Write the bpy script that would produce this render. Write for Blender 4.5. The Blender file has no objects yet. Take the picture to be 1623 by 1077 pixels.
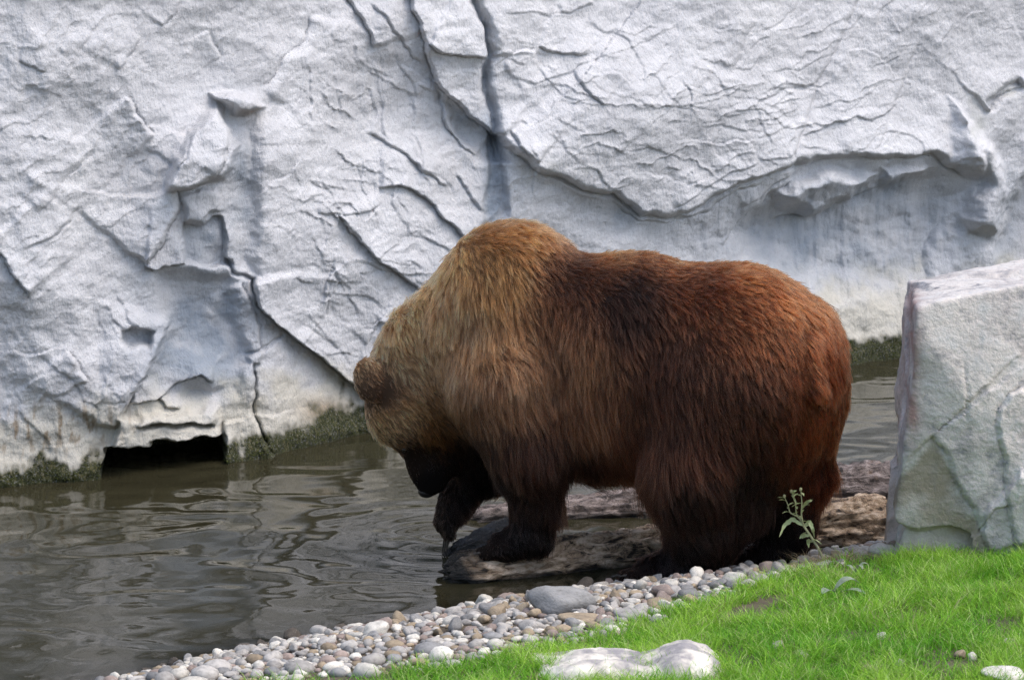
import bpy, bmesh, math, random
import numpy as np
from mathutils import Vector, Matrix

random.seed(7)
RNG = np.random.default_rng(11)
SC = bpy.context.scene
COL = SC.collection

# ------------------------------------------------------------------ camera, sky, sun, exposure
CAM_H, PITCH, LENS, SENSOR = 2.4, math.radians(8.0), 100.0, 36.0
PW, PH = 1623.0, 1077.0
FPX = LENS / SENSOR * PW
cam_data = bpy.data.cameras.new('camera')
cam_data.lens = LENS
cam_data.sensor_width = SENSOR
cam_data.clip_start = 0.1
cam_data.clip_end = 500.0
cam_data.dof.use_dof = True
cam_data.dof.focus_distance = 10.75
cam_data.dof.aperture_fstop = 9.0
cam = bpy.data.objects.new('camera', cam_data)
COL.objects.link(cam)
cam.location = (0, 0, CAM_H)
cam.rotation_euler = (math.pi / 2 - PITCH, 0, 0)
SC.camera = cam

SUN_EL, SUN_AZ = math.radians(60), math.radians(112)      # azimuth measured from +Y towards +X
world = bpy.data.worlds.new('World')
SC.world = world
world.use_nodes = True
wn = world.node_tree.nodes
wl = world.node_tree.links
sky = wn.new('ShaderNodeTexSky')
sky.sky_type = 'NISHITA'
sky.sun_disc = False
sky.sun_elevation = SUN_EL
sky.sun_rotation = SUN_AZ
sky.air_density = 1.0
sky.dust_density = 3.0
sky.ozone_density = 1.0
wl.new(sky.outputs[0], wn['Background'].inputs[0])
wn['Background'].inputs[1].default_value = 0.15
sun_data = bpy.data.lights.new('sun', 'SUN')
sun_data.energy = 0.7
sun_data.angle = math.radians(60)
sun_data.color = (1.0, 0.95, 0.88)
sun = bpy.data.objects.new('sun', sun_data)
COL.objects.link(sun)
sd = Vector((math.sin(SUN_AZ) * math.cos(SUN_EL), math.cos(SUN_AZ) * math.cos(SUN_EL), math.sin(SUN_EL)))
sun.rotation_euler = (-sd).to_track_quat('-Z', 'Y').to_euler()
sun.location = (6, -4, 12)

SC.view_settings.view_transform = 'Standard'
SC.view_settings.look = 'None'
SC.view_settings.gamma = 1.0
SC.view_settings.exposure = 0.92
SC.render.engine = 'CYCLES'
SC.cycles.use_denoising = True
SC.cycles.denoiser = 'OPENIMAGEDENOISE'
SC.cycles.denoising_input_passes = 'RGB_ALBEDO_NORMAL'
SC.cycles.denoising_prefilter = 'NONE'
SC.cycles.max_bounces = 8
SC.cycles.transparent_max_bounces = 8
SC.cycles.caustics_reflective = False
SC.cycles.caustics_refractive = False

# ------------------------------------------------------------------ pixel <-> world helpers
CP, SP = math.cos(PITCH), math.sin(PITCH)


def ray(px, py):
    dx = (px - PW / 2) / FPX
    dz = (PH / 2 - py) / FPX
    return np.array([dx, CP + dz * SP, -SP + dz * CP])


def at_depth(px, py, Y):
    d = ray(px, py)
    return np.array([0, 0, CAM_H]) + d * (Y / d[1])


def at_z(px, py, z=0.0):
    d = ray(px, py)
    return np.array([0, 0, CAM_H]) + d * ((z - CAM_H) / d[2])


def project(P):
    x, y, z = P[..., 0], P[..., 1], P[..., 2] - CAM_H
    f = y * CP - z * SP
    u = y * SP + z * CP
    return x / f * FPX + PW / 2, PH / 2 - u / f * FPX


# ------------------------------------------------------------------ numpy noise
_perm = np.random.default_rng(3).permutation(256)
_perm = np.concatenate([_perm, _perm, _perm]).astype(np.int32)
_g2 = np.stack([np.cos(np.arange(256) * 2.399), np.sin(np.arange(256) * 2.399)], 1).astype(np.float32)
_g3 = np.random.default_rng(5).normal(size=(256, 3)).astype(np.float32)
_g3 /= np.linalg.norm(_g3, axis=1, keepdims=True)


def _fade(t):
    return t * t * t * (t * (t * 6 - 15) + 10)


def n2(x, y):
    x = np.asarray(x, np.float32); y = np.asarray(y, np.float32)
    xi = np.floor(x); yi = np.floor(y)
    xf = x - xi; yf = y - yi
    X = xi.astype(np.int32) & 255; Y = yi.astype(np.int32) & 255
    u = _fade(xf); v = _fade(yf)

    def g(ix, iy, fx, fy):
        gr = _g2[_perm[_perm[(X + ix) & 255] + ((Y + iy) & 255)]]
        return gr[..., 0] * fx + gr[..., 1] * fy
    a = g(0, 0, xf, yf); b = g(1, 0, xf - 1, yf)
    c = g(0, 1, xf, yf - 1); d = g(1, 1, xf - 1, yf - 1)
    return 1.5 * ((a + u * (b - a)) * (1 - v) + (c + u * (d - c)) * v)


def n3(P):
    P = np.asarray(P, np.float32)
    I = np.floor(P); F = P - I
    I = I.astype(np.int32) & 255
    U = _fade(F)
    out = 0
    for dx in (0, 1):
        for dy in (0, 1):
            for dz in (0, 1):
                gr = _g3[_perm[_perm[_perm[(I[..., 0] + dx) & 255] + ((I[..., 1] + dy) & 255)] + ((I[..., 2] + dz) & 255)]]
                dd = gr[..., 0] * (F[..., 0] - dx) + gr[..., 1] * (F[..., 1] - dy) + gr[..., 2] * (F[..., 2] - dz)
                w = (U[..., 0] if dx else 1 - U[..., 0]) * (U[..., 1] if dy else 1 - U[..., 1]) * (U[..., 2] if dz else 1 - U[..., 2])
                out = out + w * dd
    return 1.5 * out


def fbm2(x, y, o=4, lac=2.03, gain=0.5):
    s = 0; a = 1.0
    for i in range(o):
        s = s + a * n2(x + i * 17.3, y + i * 9.1)
        x = x * lac; y = y * lac; a *= gain
    return s


def fbm3(P, o=3, gain=0.5):
    s = 0; a = 1.0
    for i in range(o):
        s = s + a * n3(P + i * 13.7)
        P = P * 2.03; a *= gain
    return s


def sstep(a, b, x):
    t = np.clip((x - a) / (b - a), 0, 1)
    return t * t * (3 - 2 * t)


# ------------------------------------------------------------------ mesh / object helpers
def mesh_np(name, V, F, smooth=True):
    """V (n,3), F (m,3|4) -> mesh, quickly."""
    me = bpy.data.meshes.new(name)
    V = np.ascontiguousarray(V, np.float32); F = np.ascontiguousarray(F, np.int32)
    me.vertices.add(len(V)); me.vertices.foreach_set('co', V.ravel())
    k = F.shape[1]
    me.loops.add(F.size); me.loops.foreach_set('vertex_index', F.ravel())
    me.polygons.add(len(F))
    me.polygons.foreach_set('loop_start', np.arange(len(F), dtype=np.int32) * k)
    me.polygons.foreach_set('loop_total', np.full(len(F), k, np.int32))
    if smooth:
        me.polygons.foreach_set('use_smooth', np.ones(len(F), bool))
    me.update(calc_edges=True)
    me.validate()
    return me


def add_col(me, name, C):
    C = np.asarray(C, np.float32)
    if C.shape[1] == 3:
        C = np.concatenate([C, np.ones((len(C), 1), np.float32)], 1)
    a = me.attributes.new(name, 'FLOAT_COLOR', 'POINT')
    a.data.foreach_set('color', np.ascontiguousarray(C).ravel())


def grid_faces(nu, nv, wrap=False):
    """vertex index = i*nv + j"""
    i = np.arange(nu - 1)[:, None]
    j = np.arange(nv if wrap else nv - 1)[None, :]
    j2 = (j + 1) % nv
    a = i * nv + j; b = (i + 1) * nv + j; c = (i + 1) * nv + j2; d = i * nv + j2
    return np.stack([a, b, c, d], -1).reshape(-1, 4)


def obj(name, me, mat=None, parent=None, loc=None):
    o = bpy.data.objects.new(name, me)
    COL.objects.link(o)
    if mat is not None and me is not None and len(me.materials) == 0:
        me.materials.append(mat)
    if parent is not None:
        o.parent = parent
    if loc is not None:
        o.location = loc
    return o


def tag(o, label, cat=None, group=None, kind=None):
    o['label'] = label
    if cat: o['category'] = cat
    if group: o['group'] = group
    if kind: o['kind'] = kind
    return o


def empty(name, loc):
    o = bpy.data.objects.new(name, None)
    COL.objects.link(o)
    o.empty_display_size = 0.1
    o.location = loc
    return o


# ------------------------------------------------------------------ material helpers
class NT:
    def __init__(self, name):
        self.m = bpy.data.materials.new(name)
        self.m.use_nodes = True
        self.n = self.m.node_tree.nodes
        self.l = self.m.node_tree.links
        self.b = self.n['Principled BSDF']

    def new(self, t, **kw):
        x = self.n.new(t)
        for k, v in kw.items():
            setattr(x, k, v)
        return x

    def set(self, node, inp, val):
        s = node.inputs[inp]
        if isinstance(val, bpy.types.NodeSocket):
            self.l.new(val, s)
        else:
            s.default_value = val

    def coord(self):
        return self.new('ShaderNodeTexCoord').outputs['Object']

    def noise(self, vec, scale, detail=5, rough=0.55, stretch=None, dist=0.0):
        if stretch is not None:
            mp = self.new('ShaderNodeMapping')
            mp.inputs['Scale'].default_value = stretch
            self.l.new(vec, mp.inputs['Vector']); vec = mp.outputs[0]
        t = self.new('ShaderNodeTexNoise')
        self.l.new(vec, t.inputs['Vector'])
        t.inputs['Scale'].default_value = scale
        t.inputs['Detail'].default_value = detail
        t.inputs['Roughness'].default_value = rough
        t.inputs['Distortion'].default_value = dist
        return t.outputs[0]

    def ramp(self, fac, stops):
        r = self.new('ShaderNodeValToRGB')
        els = r.color_ramp.elements
        while len(els) < len(stops):
            els.new(0.5)
        for e, (p, c) in zip(els, stops):
            e.position = p
            e.color = (c, c, c, 1) if isinstance(c, (int, float)) else (*c, 1)
        self.l.new(fac, r.inputs[0])
        return r.outputs[0]

    def mix(self, fac, a, b, mode='MIX'):
        x = self.new('ShaderNodeMix', data_type='RGBA', blend_type=mode)
        for s, v in ((x.inputs[0], fac), (x.inputs[6], a), (x.inputs[7], b)):
            if isinstance(v, bpy.types.NodeSocket):
                self.l.new(v, s)
            elif isinstance(v, (int, float)):
                s.default_value = v if s.type == 'VALUE' else (v, v, v, 1)
            else:
                s.default_value = (*v, 1)
        return x.outputs[2]

    def math(self, op, a, b=0.0, clamp=False):
        x = self.new('ShaderNodeMath', operation=op, use_clamp=clamp)
        for i, v in enumerate((a, b)):
            if isinstance(v, bpy.types.NodeSocket):
                self.l.new(v, x.inputs[i])
            else:
                x.inputs[i].default_value = v
        return x.outputs[0]

    def attr(self, name):
        return self.new('ShaderNodeAttribute', attribute_name=name)

    def sep(self, c):
        s = self.new('ShaderNodeSeparateColor')
        self.l.new(c, s.inputs[0])
        return s.outputs

    def bump(self, h, strength=0.5, dist=0.01, normal=None):
        b = self.new('ShaderNodeBump')
        b.inputs['Strength'].default_value = strength
        b.inputs['Distance'].default_value = dist
        self.l.new(h, b.inputs['Height'])
        if normal is not None:
            self.l.new(normal, b.inputs['Normal'])
        return b.outputs[0]

    def out(self, color=None, rough=None, normal=None, spec=None):
        if color is not None: self.set(self.b, 'Base Color', color if isinstance(color, bpy.types.NodeSocket) else (*color, 1))
        if rough is not None: self.set(self.b, 'Roughness', rough)
        if normal is not None: self.set(self.b, 'Normal', normal)
        if spec is not None: self.set(self.b, 'Specular IOR Level', spec)
        return self.m


# ================================================================== STRUCTURE
# shoreline on the water plane (pixels of the photograph dropped onto z = 0)
SHORE_PX = [(230, 1068), (330, 1042), (480, 1012), (600, 990), (700, 971), (850, 946), (1000, 926), (1170, 906), (1300, 878), (1420, 862)]
SHORE = [(-6, 5.6), (-3.2, 7.5), (-2.0, 8.45)] + [tuple(at_z(a, b)[:2]) for a, b in SHORE_PX] + [(2.6, 12.0), (6, 14.5)]
SHORE = np.array(SHORE)


def seg_dist(X, Y, pts):
    """min distance, signed side of nearest segment, and curve parameter 0..1"""
    pts = np.asarray(pts, np.float32)
    L = np.concatenate([[0], np.cumsum(np.hypot(*(pts[1:] - pts[:-1]).T))])
    best = None
    for k in range(len(pts) - 1):
        ax, ay = pts[k]; bx, by = pts[k + 1]
        vx, vy = bx - ax, by - ay
        ll = vx * vx + vy * vy
        t = np.clip(((X - ax) * vx + (Y - ay) * vy) / ll, 0, 1)
        dx = X - (ax + t * vx); dy = Y - (ay + t * vy)
        d = dx * dx + dy * dy
        s = np.sign(vx * (Y - ay) - vy * (X - ax))
        q = (L[k] + t * (L[k + 1] - L[k])) / L[-1]
        if best is None:
            best, side, par = d, s, q
        else:
            m = d < best
            best = np.where(m, d, best); side = np.where(m, s, side); par = np.where(m, q, par)
    return np.sqrt(best), side, par


def shore_s(x, y):
    """metres inland (positive) of the waterline"""
    d, s, _ = seg_dist(np.asarray(x, np.float32), np.asarray(y, np.float32), SHORE)
    return -d * s


def ground_z(x, y):
    s = shore_s(x, y)
    x = np.asarray(x, np.float32); y = np.asarray(y, np.float32)
    land = 0.20 * (1 - np.exp(-np.maximum(s, 0) / 0.9)) * 1.35
    sea = -0.75 * (1 - np.exp(np.minimum(s, 0) / 1.4))
    bumps = 0.012 * fbm2(x * 3.1, y * 3.1, 3) * sstep(0.0, 0.35, s)
    return np.where(s > 0, land, sea) + bumps


def gz(x, y):
    return float(ground_z(np.array([x]), np.array([y]))[0])


def ground_at(px, py):
    """where the ray through a pixel meets the ground"""
    p = at_z(px, py, 0.0)
    for _ in range(25):
        p = at_z(px, py, gz(p[0], p[1]))
    return p


# edge of the turf (pixels), as a line on the ground
GRASS_PX = [(560, 1085), (640, 1068), (720, 1056), (800, 1040), (880, 1022), (960, 1008), (1020, 988), (1085, 962), (1150, 946), (1215, 925), (1290, 905), (1345, 893), (1430, 888)]
GRASS = np.array([(-1.6, 7.6), (-0.9, 8.5)] + [tuple(ground_at(a, b)[:2]) for a, b in GRASS_PX] + [(2.4, 11.1), (6, 13.2)])


def grass_s(x, y):
    d, s, _ = seg_dist(np.asarray(x, np.float32), np.asarray(y, np.float32), GRASS)
    return -d * s


# ---------------------------------------------------------------- ground
def lin(a, b, st):
    return np.arange(a, b, st)


gx = np.concatenate([[-60, -30, -15, -8, -6, -5, -4], lin(-3.5, 3.6, 0.03), [4, 5, 6, 8, 15, 30, 60]])
gy = np.concatenate([[-40, -20, -8, -2, 2, 4, 5, 6], lin(7.0, 13.0, 0.03), lin(13.1, 19, 0.3), [22, 30, 60, 120]])
GX, GY = np.meshgrid(gx, gy, indexing='ij')
GZ = ground_z(GX, GY)
gme = mesh_np('ground', np.stack([GX, GY, GZ], -1).reshape(-1, 3), grid_faces(len(gx), len(gy)))
t = NT('soil')
c = t.coord()
n1 = t.noise(c, 9, 6, 0.6)
nn = t.noise(c, 60, 4, 0.6)
col = t.ramp(n1, [(0.3, (0.045, 0.034, 0.022)), (0.55, (0.10, 0.078, 0.05)), (0.8, (0.17, 0.14, 0.10))])
MAT_SOIL = t.out(col, 0.9, t.bump(nn, 0.6, 0.01))
ground = obj('ground', gme, MAT_SOIL)
ground['kind'] = 'structure'

# ---------------------------------------------------------------- water
PAWX, PAWY = at_z(714, 856)[:2]
wx = np.concatenate([[-14, -10, -8, -6.5, -5.5, -4.6], lin(-4, 3.8, 0.022), [4.2, 5, 6, 8, 12]])
wy = np.concatenate([[4, 6, 7.2], lin(8.2, 17.8, 0.022), [18.4, 19.2, 21]])
WX, WY = np.meshgrid(wx, wy, indexing='ij')
swirl = fbm2(WX * 1.1, WY * 1.1, 2)
a1 = fbm2(WX * 2.2 + swirl * 0.9, WY * 2.6 + swirl * 0.7 + 4, 2, gain=0.45) * 0.0085
a2 = fbm2(WX * 6.5 + 31 + swirl, WY * 7.5 + 5, 2) * 0.0011
rr = np.hypot(WX - PAWX, WY - PAWY)
ring = 0.0045 * np.cos(rr * 2 * np.pi / 0.17 + 0.9 * swirl) * np.exp(-rr / 0.55) * sstep(0.02, 0.1, rr)
rr2 = np.hypot(WX + 0.35, WY - 11.4)
ring2 = 0.0025 * np.cos(rr2 * 2 * np.pi / 0.24 + 1.3 * swirl) * np.exp(-rr2 / 0.8)
fine = fbm2(WX * 16, WY * 19, 2) * 0.00035 * sstep(11.6, 9.6, WY)
calm = sstep(0.0, 0.5, -shore_s(WX, WY)) * 0.75 + 0.25
fade = np.clip(sstep(-5, -4, WX) * sstep(18, 17, WY), 0, 1)
WZ = (a1 + a2 + ring + ring2 + fine) * calm * fade
wme = mesh_np('water', np.stack([WX, WY, WZ], -1).reshape(-1, 3), grid_faces(len(wx), len(wy)))
dep = np.clip(-ground_z(WX, WY), 0, 1).reshape(-1)
murk = 1 - np.exp(-dep / 0.07)
add_col(wme, 'murk', np.stack([murk] * 3, 1))
t = NT('pond_water')
t.n.remove(t.b)
mo = t.n['Material Output']
c = t.coord()
bn = t.bump(t.noise(c, 34, 2, 0.5), 0.05, 0.004)
dif = t.new('ShaderNodeBsdfDiffuse'); dif.inputs[0].default_value = (0.036, 0.033, 0.018, 1)
tr = t.new('ShaderNodeBsdfTransparent'); tr.inputs[0].default_value = (0.50, 0.42, 0.28, 1)
mx = t.new('ShaderNodeMixShader')
t.l.new(t.attr('murk').outputs['Fac'], mx.inputs[0]); t.l.new(tr.outputs[0], mx.inputs[1]); t.l.new(dif.outputs[0], mx.inputs[2])
gl = t.new('ShaderNodeBsdfGlossy'); gl.inputs['Roughness'].default_value = 0.035
t.l.new(bn, gl.inputs['Normal'])
fr = t.new('ShaderNodeFresnel'); fr.inputs[0].default_value = 1.333
t.l.new(bn, fr.inputs['Normal'])
mx2 = t.new('ShaderNodeMixShader')
t.l.new(fr.outputs[0], mx2.inputs[0]); t.l.new(mx.outputs[0], mx2.inputs[1]); t.l.new(gl.outputs[0], mx2.inputs[2])
t.l.new(mx2.outputs[0], mo.inputs[0])
water = obj('water', wme, t.m)
water['kind'] = 'structure'

# ---------------------------------------------------------------- rock wall
WALL_PX = [(0, 772), (160, 750), (430, 716), (570, 686), (1380, 570)]
WB = [tuple(at_z(a, b)[:2]) for a, b in WALL_PX]
WALLB = np.array([(-7.0, 8.6)] + WB + [(WB[-1][0] + 3.5, WB[-1][1] + 3.0)])
colx = np.concatenate([lin(-7, -2.75, 0.12), lin(-2.75, 3.35, 0.0058), lin(3.35, 5.5, 0.12)])
rowz = np.concatenate([[-0.9, -0.6, -0.4, -0.25], lin(-0.16, 2.35, 0.0062), lin(2.38, 3.7, 0.05)])
CX, CZ = np.meshgrid(colx, rowz, indexing='ij')
CX = CX.astype(np.float32); CZ = CZ.astype(np.float32)
CY = np.interp(CX, WALLB[:, 0], WALLB[:, 1]).astype(np.float32)
PX, PY = project(np.stack([CX, CY, CZ], -1))
PX = PX.astype(np.float32); PY = PY.astype(np.float32)
Hh = np.zeros_like(PX)
# warp so that no drawn edge is ruler straight
QX = PX + 5.0 * fbm2(PX / 38, PY / 38, 3)
QY = PY + 5.0 * fbm2(PX / 38 + 40, PY / 38 + 7, 3)


def box_of(pts, m):
    p = np.asarray(pts)
    return np.where((QX > p[:, 0].min() - m) & (QX < p[:, 0].max() + m) & (QY > p[:, 1].min() - m) & (QY < p[:, 1].max() + m))


RELIEF = 0.66


def ledge(pts, h, fall, side, soft=2.0, ends=0.1):
    h = h * RELIEF
    ix = box_of(pts, fall * 4 + 4)
    d, s, q = seg_dist(QX[ix], QY[ix], pts)
    sg = d * s * side
    w = np.ones_like(q) if ends <= 0 else sstep(0, ends, q) * sstep(1, 1 - ends, q)
    Hh[ix] += h * w * sstep(-soft, soft, sg) * np.exp(-np.maximum(sg, 0) / fall) - min(0.016, 0.45 * h if h > 0 else 0) * w * np.exp(-((sg + soft * 0.7) / 1.5) ** 2)


def crack(pts, depth, w, ends=0.08):
    ix = box_of(pts, w * 4)
    d, s, q = seg_dist(QX[ix], QY[ix], pts)
    tp = sstep(0, ends, q) * sstep(1, 1 - ends, q)
    Hh[ix] -= depth * tp * np.exp(-(d / w) ** 2)


def area(pts, h, soft, outside=False):
    p = list(pts) + [pts[0]]
    ix = box_of(pts, soft + 4)
    X = QX[ix]; Y = QY[ix]
    d, _, _ = seg_dist(X, Y, p)
    ins = np.zeros(X.shape, bool)
    for (ax, ay), (bx, by) in zip(p[:-1], p[1:]):
        if ay == by: continue
        cnd = ((ay > Y) != (by > Y)) & (X < (bx - ax) * (Y - ay) / (by - ay) + ax)
        ins ^= cnd
    sdv = np.where(ins, d, -d)
    Hh[ix] += (h if h < -0.5 else 0.8 * h) * sstep(-soft * 0.15, soft, sdv)


def gauss(cx, cy, rx, ry, h, rot=0.0):
    ca, sa = math.cos(rot), math.sin(rot)
    X = QX - cx; Y = QY - cy
    Hh[...] += h * np.exp(-((X * ca + Y * sa) / rx) ** 2 - ((-X * sa + Y * ca) / ry) ** 2)


# big soft forms
Hh += 0.13 * fbm2(PX / 330 + 3, PY / 300, 2) + 0.020 * fbm2(PX / 95 + 9, PY / 80 + 2, 3)
gauss(120, 260, 220, 330, 0.22, -0.4)
gauss(1050, 180, 300, 140, 0.18, 0.15)
# --- right-hand overhang and the caves under it
OVER = [(775, 190), (800, 228), (840, 258), (900, 285), (965, 305), (1015, 335), (1065, 341), (1110, 322), (1160, 287), (1215, 272), (1265, 252), (1330, 242), (1400, 246), (1470, 240), (1512, 262), (1540, 290)]
ledge(OVER, 0.11, 240, -1, 6, 0.05)
ledge(OVER, 0.07, 45, -1, 9, 0.04)
area([(1130, 380), (1170, 330), (1235, 280), (1330, 252), (1490, 252), (1535, 300), (1528, 350), (1500, 440), (1420, 490), (1300, 480), (1200, 430)], -0.20, 60)
ledge([(840, 262), (900, 292), (965, 312), (1000, 330)], 0.05, 16, 1, 5, 0.2)
ledge([(960, 318), (1010, 345), (1060, 352), (1105, 335)], 0.03, 10, -1, 2, 0.2)
ledge([(1065, 352), (1120, 332), (1165, 300), (1215, 284)], 0.04, 30, -1, 3, 0.15)
ledge([(1262, 282), (1218, 308), (1182, 350), (1150, 394)], 0.07, 45, 1, 3, 0.1)
Hh += (0.016 * fbm2(PX / 16, PY / 110, 3) + 0.02 * fbm2(PX / 45 + 3, PY / 60, 3)) * np.exp(-(((PX - 1330) / 230) ** 2 + ((PY - 380) / 110) ** 2) ** 2)
area([(1225, 300), (1300, 262), (1385, 272), (1352, 322), (1290, 352), (1240, 332)], 0.24, 24)
area([(1390, 262), (1480, 262), (1440, 285), (1400, 300)], 0.12, 18)      # hanging knob in the cave
ledge([(1232, 345), (1290, 348), (1345, 322), (1400, 290)], 0.06, 30, -1, 2)
ledge([(1175, 330), (1215, 300), (1265, 268)], 0.05, 30, -1, 2)
area([(1500, 150), (1545, 200), (1590, 250), (1600, 300), (1578, 376), (1530, 372), (1518, 345), (1535, 290), (1500, 250)], 0.30, 30)   # pillar foot
crack([(1512, 190), (1530, 220), (1545, 262), (1552, 300)], 0.05, 7)
crack([(1560, 170), (1590, 145), (1623, 130)], 0.09, 8)
ledge([(1560, 175), (1585, 150), (1640, 132)], 0.08, 60, -1, 3, 0.05)
area([(1576, 390), (1590, 330), (1640, 255), (1700, 255), (1700, 480), (1580, 480)], -0.30, 35)
area([(1440, 440), (1470, 400), (1480, 350), (1452, 330), (1430, 380)], 0.08, 40)
ledge([(1500, 355), (1480, 400), (1475, 450)], 0.07, 40, -1, 8)
# big creases on the upper right slab
ledge([(1365, -20), (1345, 20), (1300, 110), (1275, 170), (1240, 262)], 0.035, 90, 1, 5, 0.08)
ledge([(1450, 60), (1425, 130), (1400, 185), (1372, 240)], 0.022, 60, 1, 4)
ledge([(1195, 30), (1170, 55), (1150, 110)], 0.025, 70, 1, 6)
crack([(1190, 165), (1240, 140), (1300, 130)], 0.015, 3)
ledge([(1260, 215), (1300, 200), (1345, 183), (1372, 188), (1400, 176), (1420, 160)], 0.028, 40, -1, 1.8)
ledge([(1060, 330), (1110, 295), (1150, 270), (1200, 255)], 0.02, 40, -1, 2)
# --- central channel and slabs
A = [(640, -25), (651, 0), (666, 62), (682, 105), (705, 145), (742, 180), (775, 210), (790, 225)]
ledge(A, 0.13, 90, -1, 2.2, 0.05)
area([(672, 80), (690, 130), (740, 178), (778, 212), (790, 262), (760, 262), (720, 215), (690, 160)], -0.07, 16)
crack([(742, -20), (755, 15), (774, 50), (776, 78), (768, 108), (770, 150), (782, 205), (795, 260)], 0.10, 8, 0.03)
ledge([(742, -20), (755, 15), (774, 50), (776, 90)], 0.06, 70, -1, 3, 0.05)
ledge([(672, 70), (695, 82), (730, 90), (772, 88)], 0.075, 60, -1, 1.8, 0.06)
area([(772, 205), (792, 215), (806, 330), (795, 380), (752, 380), (768, 300)], -0.075, 9)
ledge([(700, 145), (704, 195), (730, 225), (758, 250)], 0.04, 40, -1, 2)
ledge([(722, 275), (748, 310), (770, 338)], 0.035, 30, -1, 2)
ledge([(545, -10), (570, 18), (585, 48), (594, 78)], 0.06, 90, -1, 2.5)
ledge([(588, 5), (622, 40), (643, 75), (672, 104)], 0.03, 40, -1, 1.8)
ledge([(846, 70), (870, 80), (905, 85), (935, 82)], 0.045, 45, -1, 1.8)
ledge([(790, 100), (815, 82), (845, 78)], 0.04, 40, 1, 5)
ledge([(903, 108), (918, 140), (945, 165)], 0.035, 40, -1, 2)
ledge([(805, 200), (815, 228), (840, 252)], 0.05, 40, -1, 2)
ledge([(880, 18), (915, 14), (940, 5)], 0.03, 40, -1, 2)
# --- mid left slabs
ledge([(598, 293), (630, 294), (650, 297), (674, 309), (700, 340), (718, 361), (740, 385)], 0.085, 55, -1, 2, 0.06)
ledge([(534, 334), (548, 360), (572, 380), (602, 411), (632, 432), (662, 452), (690, 480)], 0.085, 60, -1, 2.2, 0.06)
ledge([(500, 335), (545, 336), (590, 330), (606, 318)], 0.035, 40, -1, 2)
ledge([(580, 212), (605, 222), (640, 245), (660, 258), (685, 280)], 0.04, 50, -1, 2)
ledge([(655, 255), (680, 272), (705, 300)], 0.03, 25, -1, 2)
ledge([(512, 470), (520, 440), (516, 505)], 0.04, 30, 1, 3)
ledge([(590, 515), (598, 505), (580, 540)], 0.03, 30, 1, 3)
Fl = [(405, 430), (407, 462), (412, 488), (435, 507), (483, 545), (520, 574), (560, 604), (600, 640)]
ledge(Fl, 0.09, 70, -1, 2.5, 0.04)
ledge(Fl, 0.07, 22, -1, 2.0, 0.04)
crack([(362, 405), (366, 430), (403, 438), (408, 470)], 0.06, 3.0)
crack([(384, 564), (417, 551), (452, 530)], 0.03, 2.6)
ledge([(377, 440), (398, 475), (412, 538), (416, 560)], 0.05, 45, 1, 2)
ledge([(398, 570), (402, 600), (401, 650), (421, 702), (436, 722)], 0.08, 45, 1, 2.2, 0.05)
crack([(402, 585), (401, 650), (421, 700)], 0.05, 3.0)
area([(384, 562), (418, 551), (414, 578), (400, 580)], 0.06, 6)
# --- left block, its overhangs and panels
area([(330, 148), (360, 140), (405, 150), (421, 168), (395, 186), (372, 180), (350, 165)], 0.22, 13)
area([(345, 165), (354, 178), (368, 205), (381, 228), (372, 262), (358, 278), (330, 288), (300, 298), (258, 299), (262, 276), (280, 238), (300, 200), (322, 180)], 0.24, 15)
ledge([(352, 165), (357, 205), (352, 240), (338, 275)], 0.05, 40, 1, 3)
area([(372, 195), (398, 188), (412, 175), (418, 250), (415, 345), (410, 436), (368, 432), (352, 335), (358, 285), (378, 240)], -0.10, 26)
area([(284, 300), (345, 290), (352, 330), (330, 336), (322, 350), (290, 350)], 0.07, 9)
area([(288, 350), (322, 352), (334, 338), (352, 336), (364, 424), (290, 414)], -0.10, 5)
crack([(352, 336), (357, 380), (364, 424)], 0.06, 3)
ledge([(196, 150), (214, 172), (230, 200), (246, 217)], 0.07, 60, 1, 3)
ledge([(300, 208), (292, 240), (280, 262)], 0.06, 40, 1, 3)
Hl = [(278, 288), (286, 318), (262, 365), (244, 396), (229, 416)]
ledge(Hl, 0.10, 100, 1, 4, 0.06)
ledge([(229, 418), (250, 420), (292, 414)], 0.09, 45, -1, 2, 0.08)
ledge([(420, 150), (438, 130), (462, 90), (490, 70), (500, 20)], 0.07, 90, 1, 10)
# --- lower left: diagonal rib, blue hollow, pocket, shelf above the black opening
RIB = [(268, 500), (252, 548), (228, 592), (205, 630), (178, 682)]
ledge(RIB, 0.14, 70, 1, 4, 0.08)
area([(240, 420), (366, 428), (400, 560), (384, 620), (350, 640), (240, 640), (222, 600), (262, 520)], -0.08, 22)
gauss(322, 590, 40, 26, 0.10, 0.5)
ledge([(236, 636), (256, 626), (285, 600), (318, 590), (338, 602)], 0.07, 40, -1, 2)
area([(191, 516), (212, 508), (246, 516), (240, 544), (205, 548), (190, 535)], -0.14, 8)
area([(140, 440), (190, 520), (195, 560), (160, 640), (120, 560)], -0.05, 40)
ledge([(210, 631), (250, 630), (262, 640), (288, 645)], 0.055, 26, -1, 1.8)
ledge([(216, 665), (260, 662), (300, 660), (342, 661)], 0.06, 24, -1, 1.6, 0.06)
crack([(216, 667), (260, 665), (300, 663), (342, 664)], 0.10, 3.2)
area([(186, 655), (345, 640), (352, 684), (262, 693), (238, 696), (236, 706), (180, 706)], 0.12, 7)
area([(166, 707), (236, 706), (240, 696), (262, 693), (350, 684), (357, 720), (352, 800), (150, 830)], -0.75, 7)
ledge([(352, 660), (356, 700), (352, 750)], 0.10, 55, -1, 2, 0.02)
ledge([(-20, 370), (0, 395), (18, 420), (40, 450), (52, 464)], 0.07, 70, -1, 2.5)
ledge([(108, 548), (128, 572), (142, 600)], 0.05, 50, 1, 3)
ledge([(40, 388), (80, 372), (112, 342), (120, 315)], 0.03, 50, -1, 3)
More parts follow.
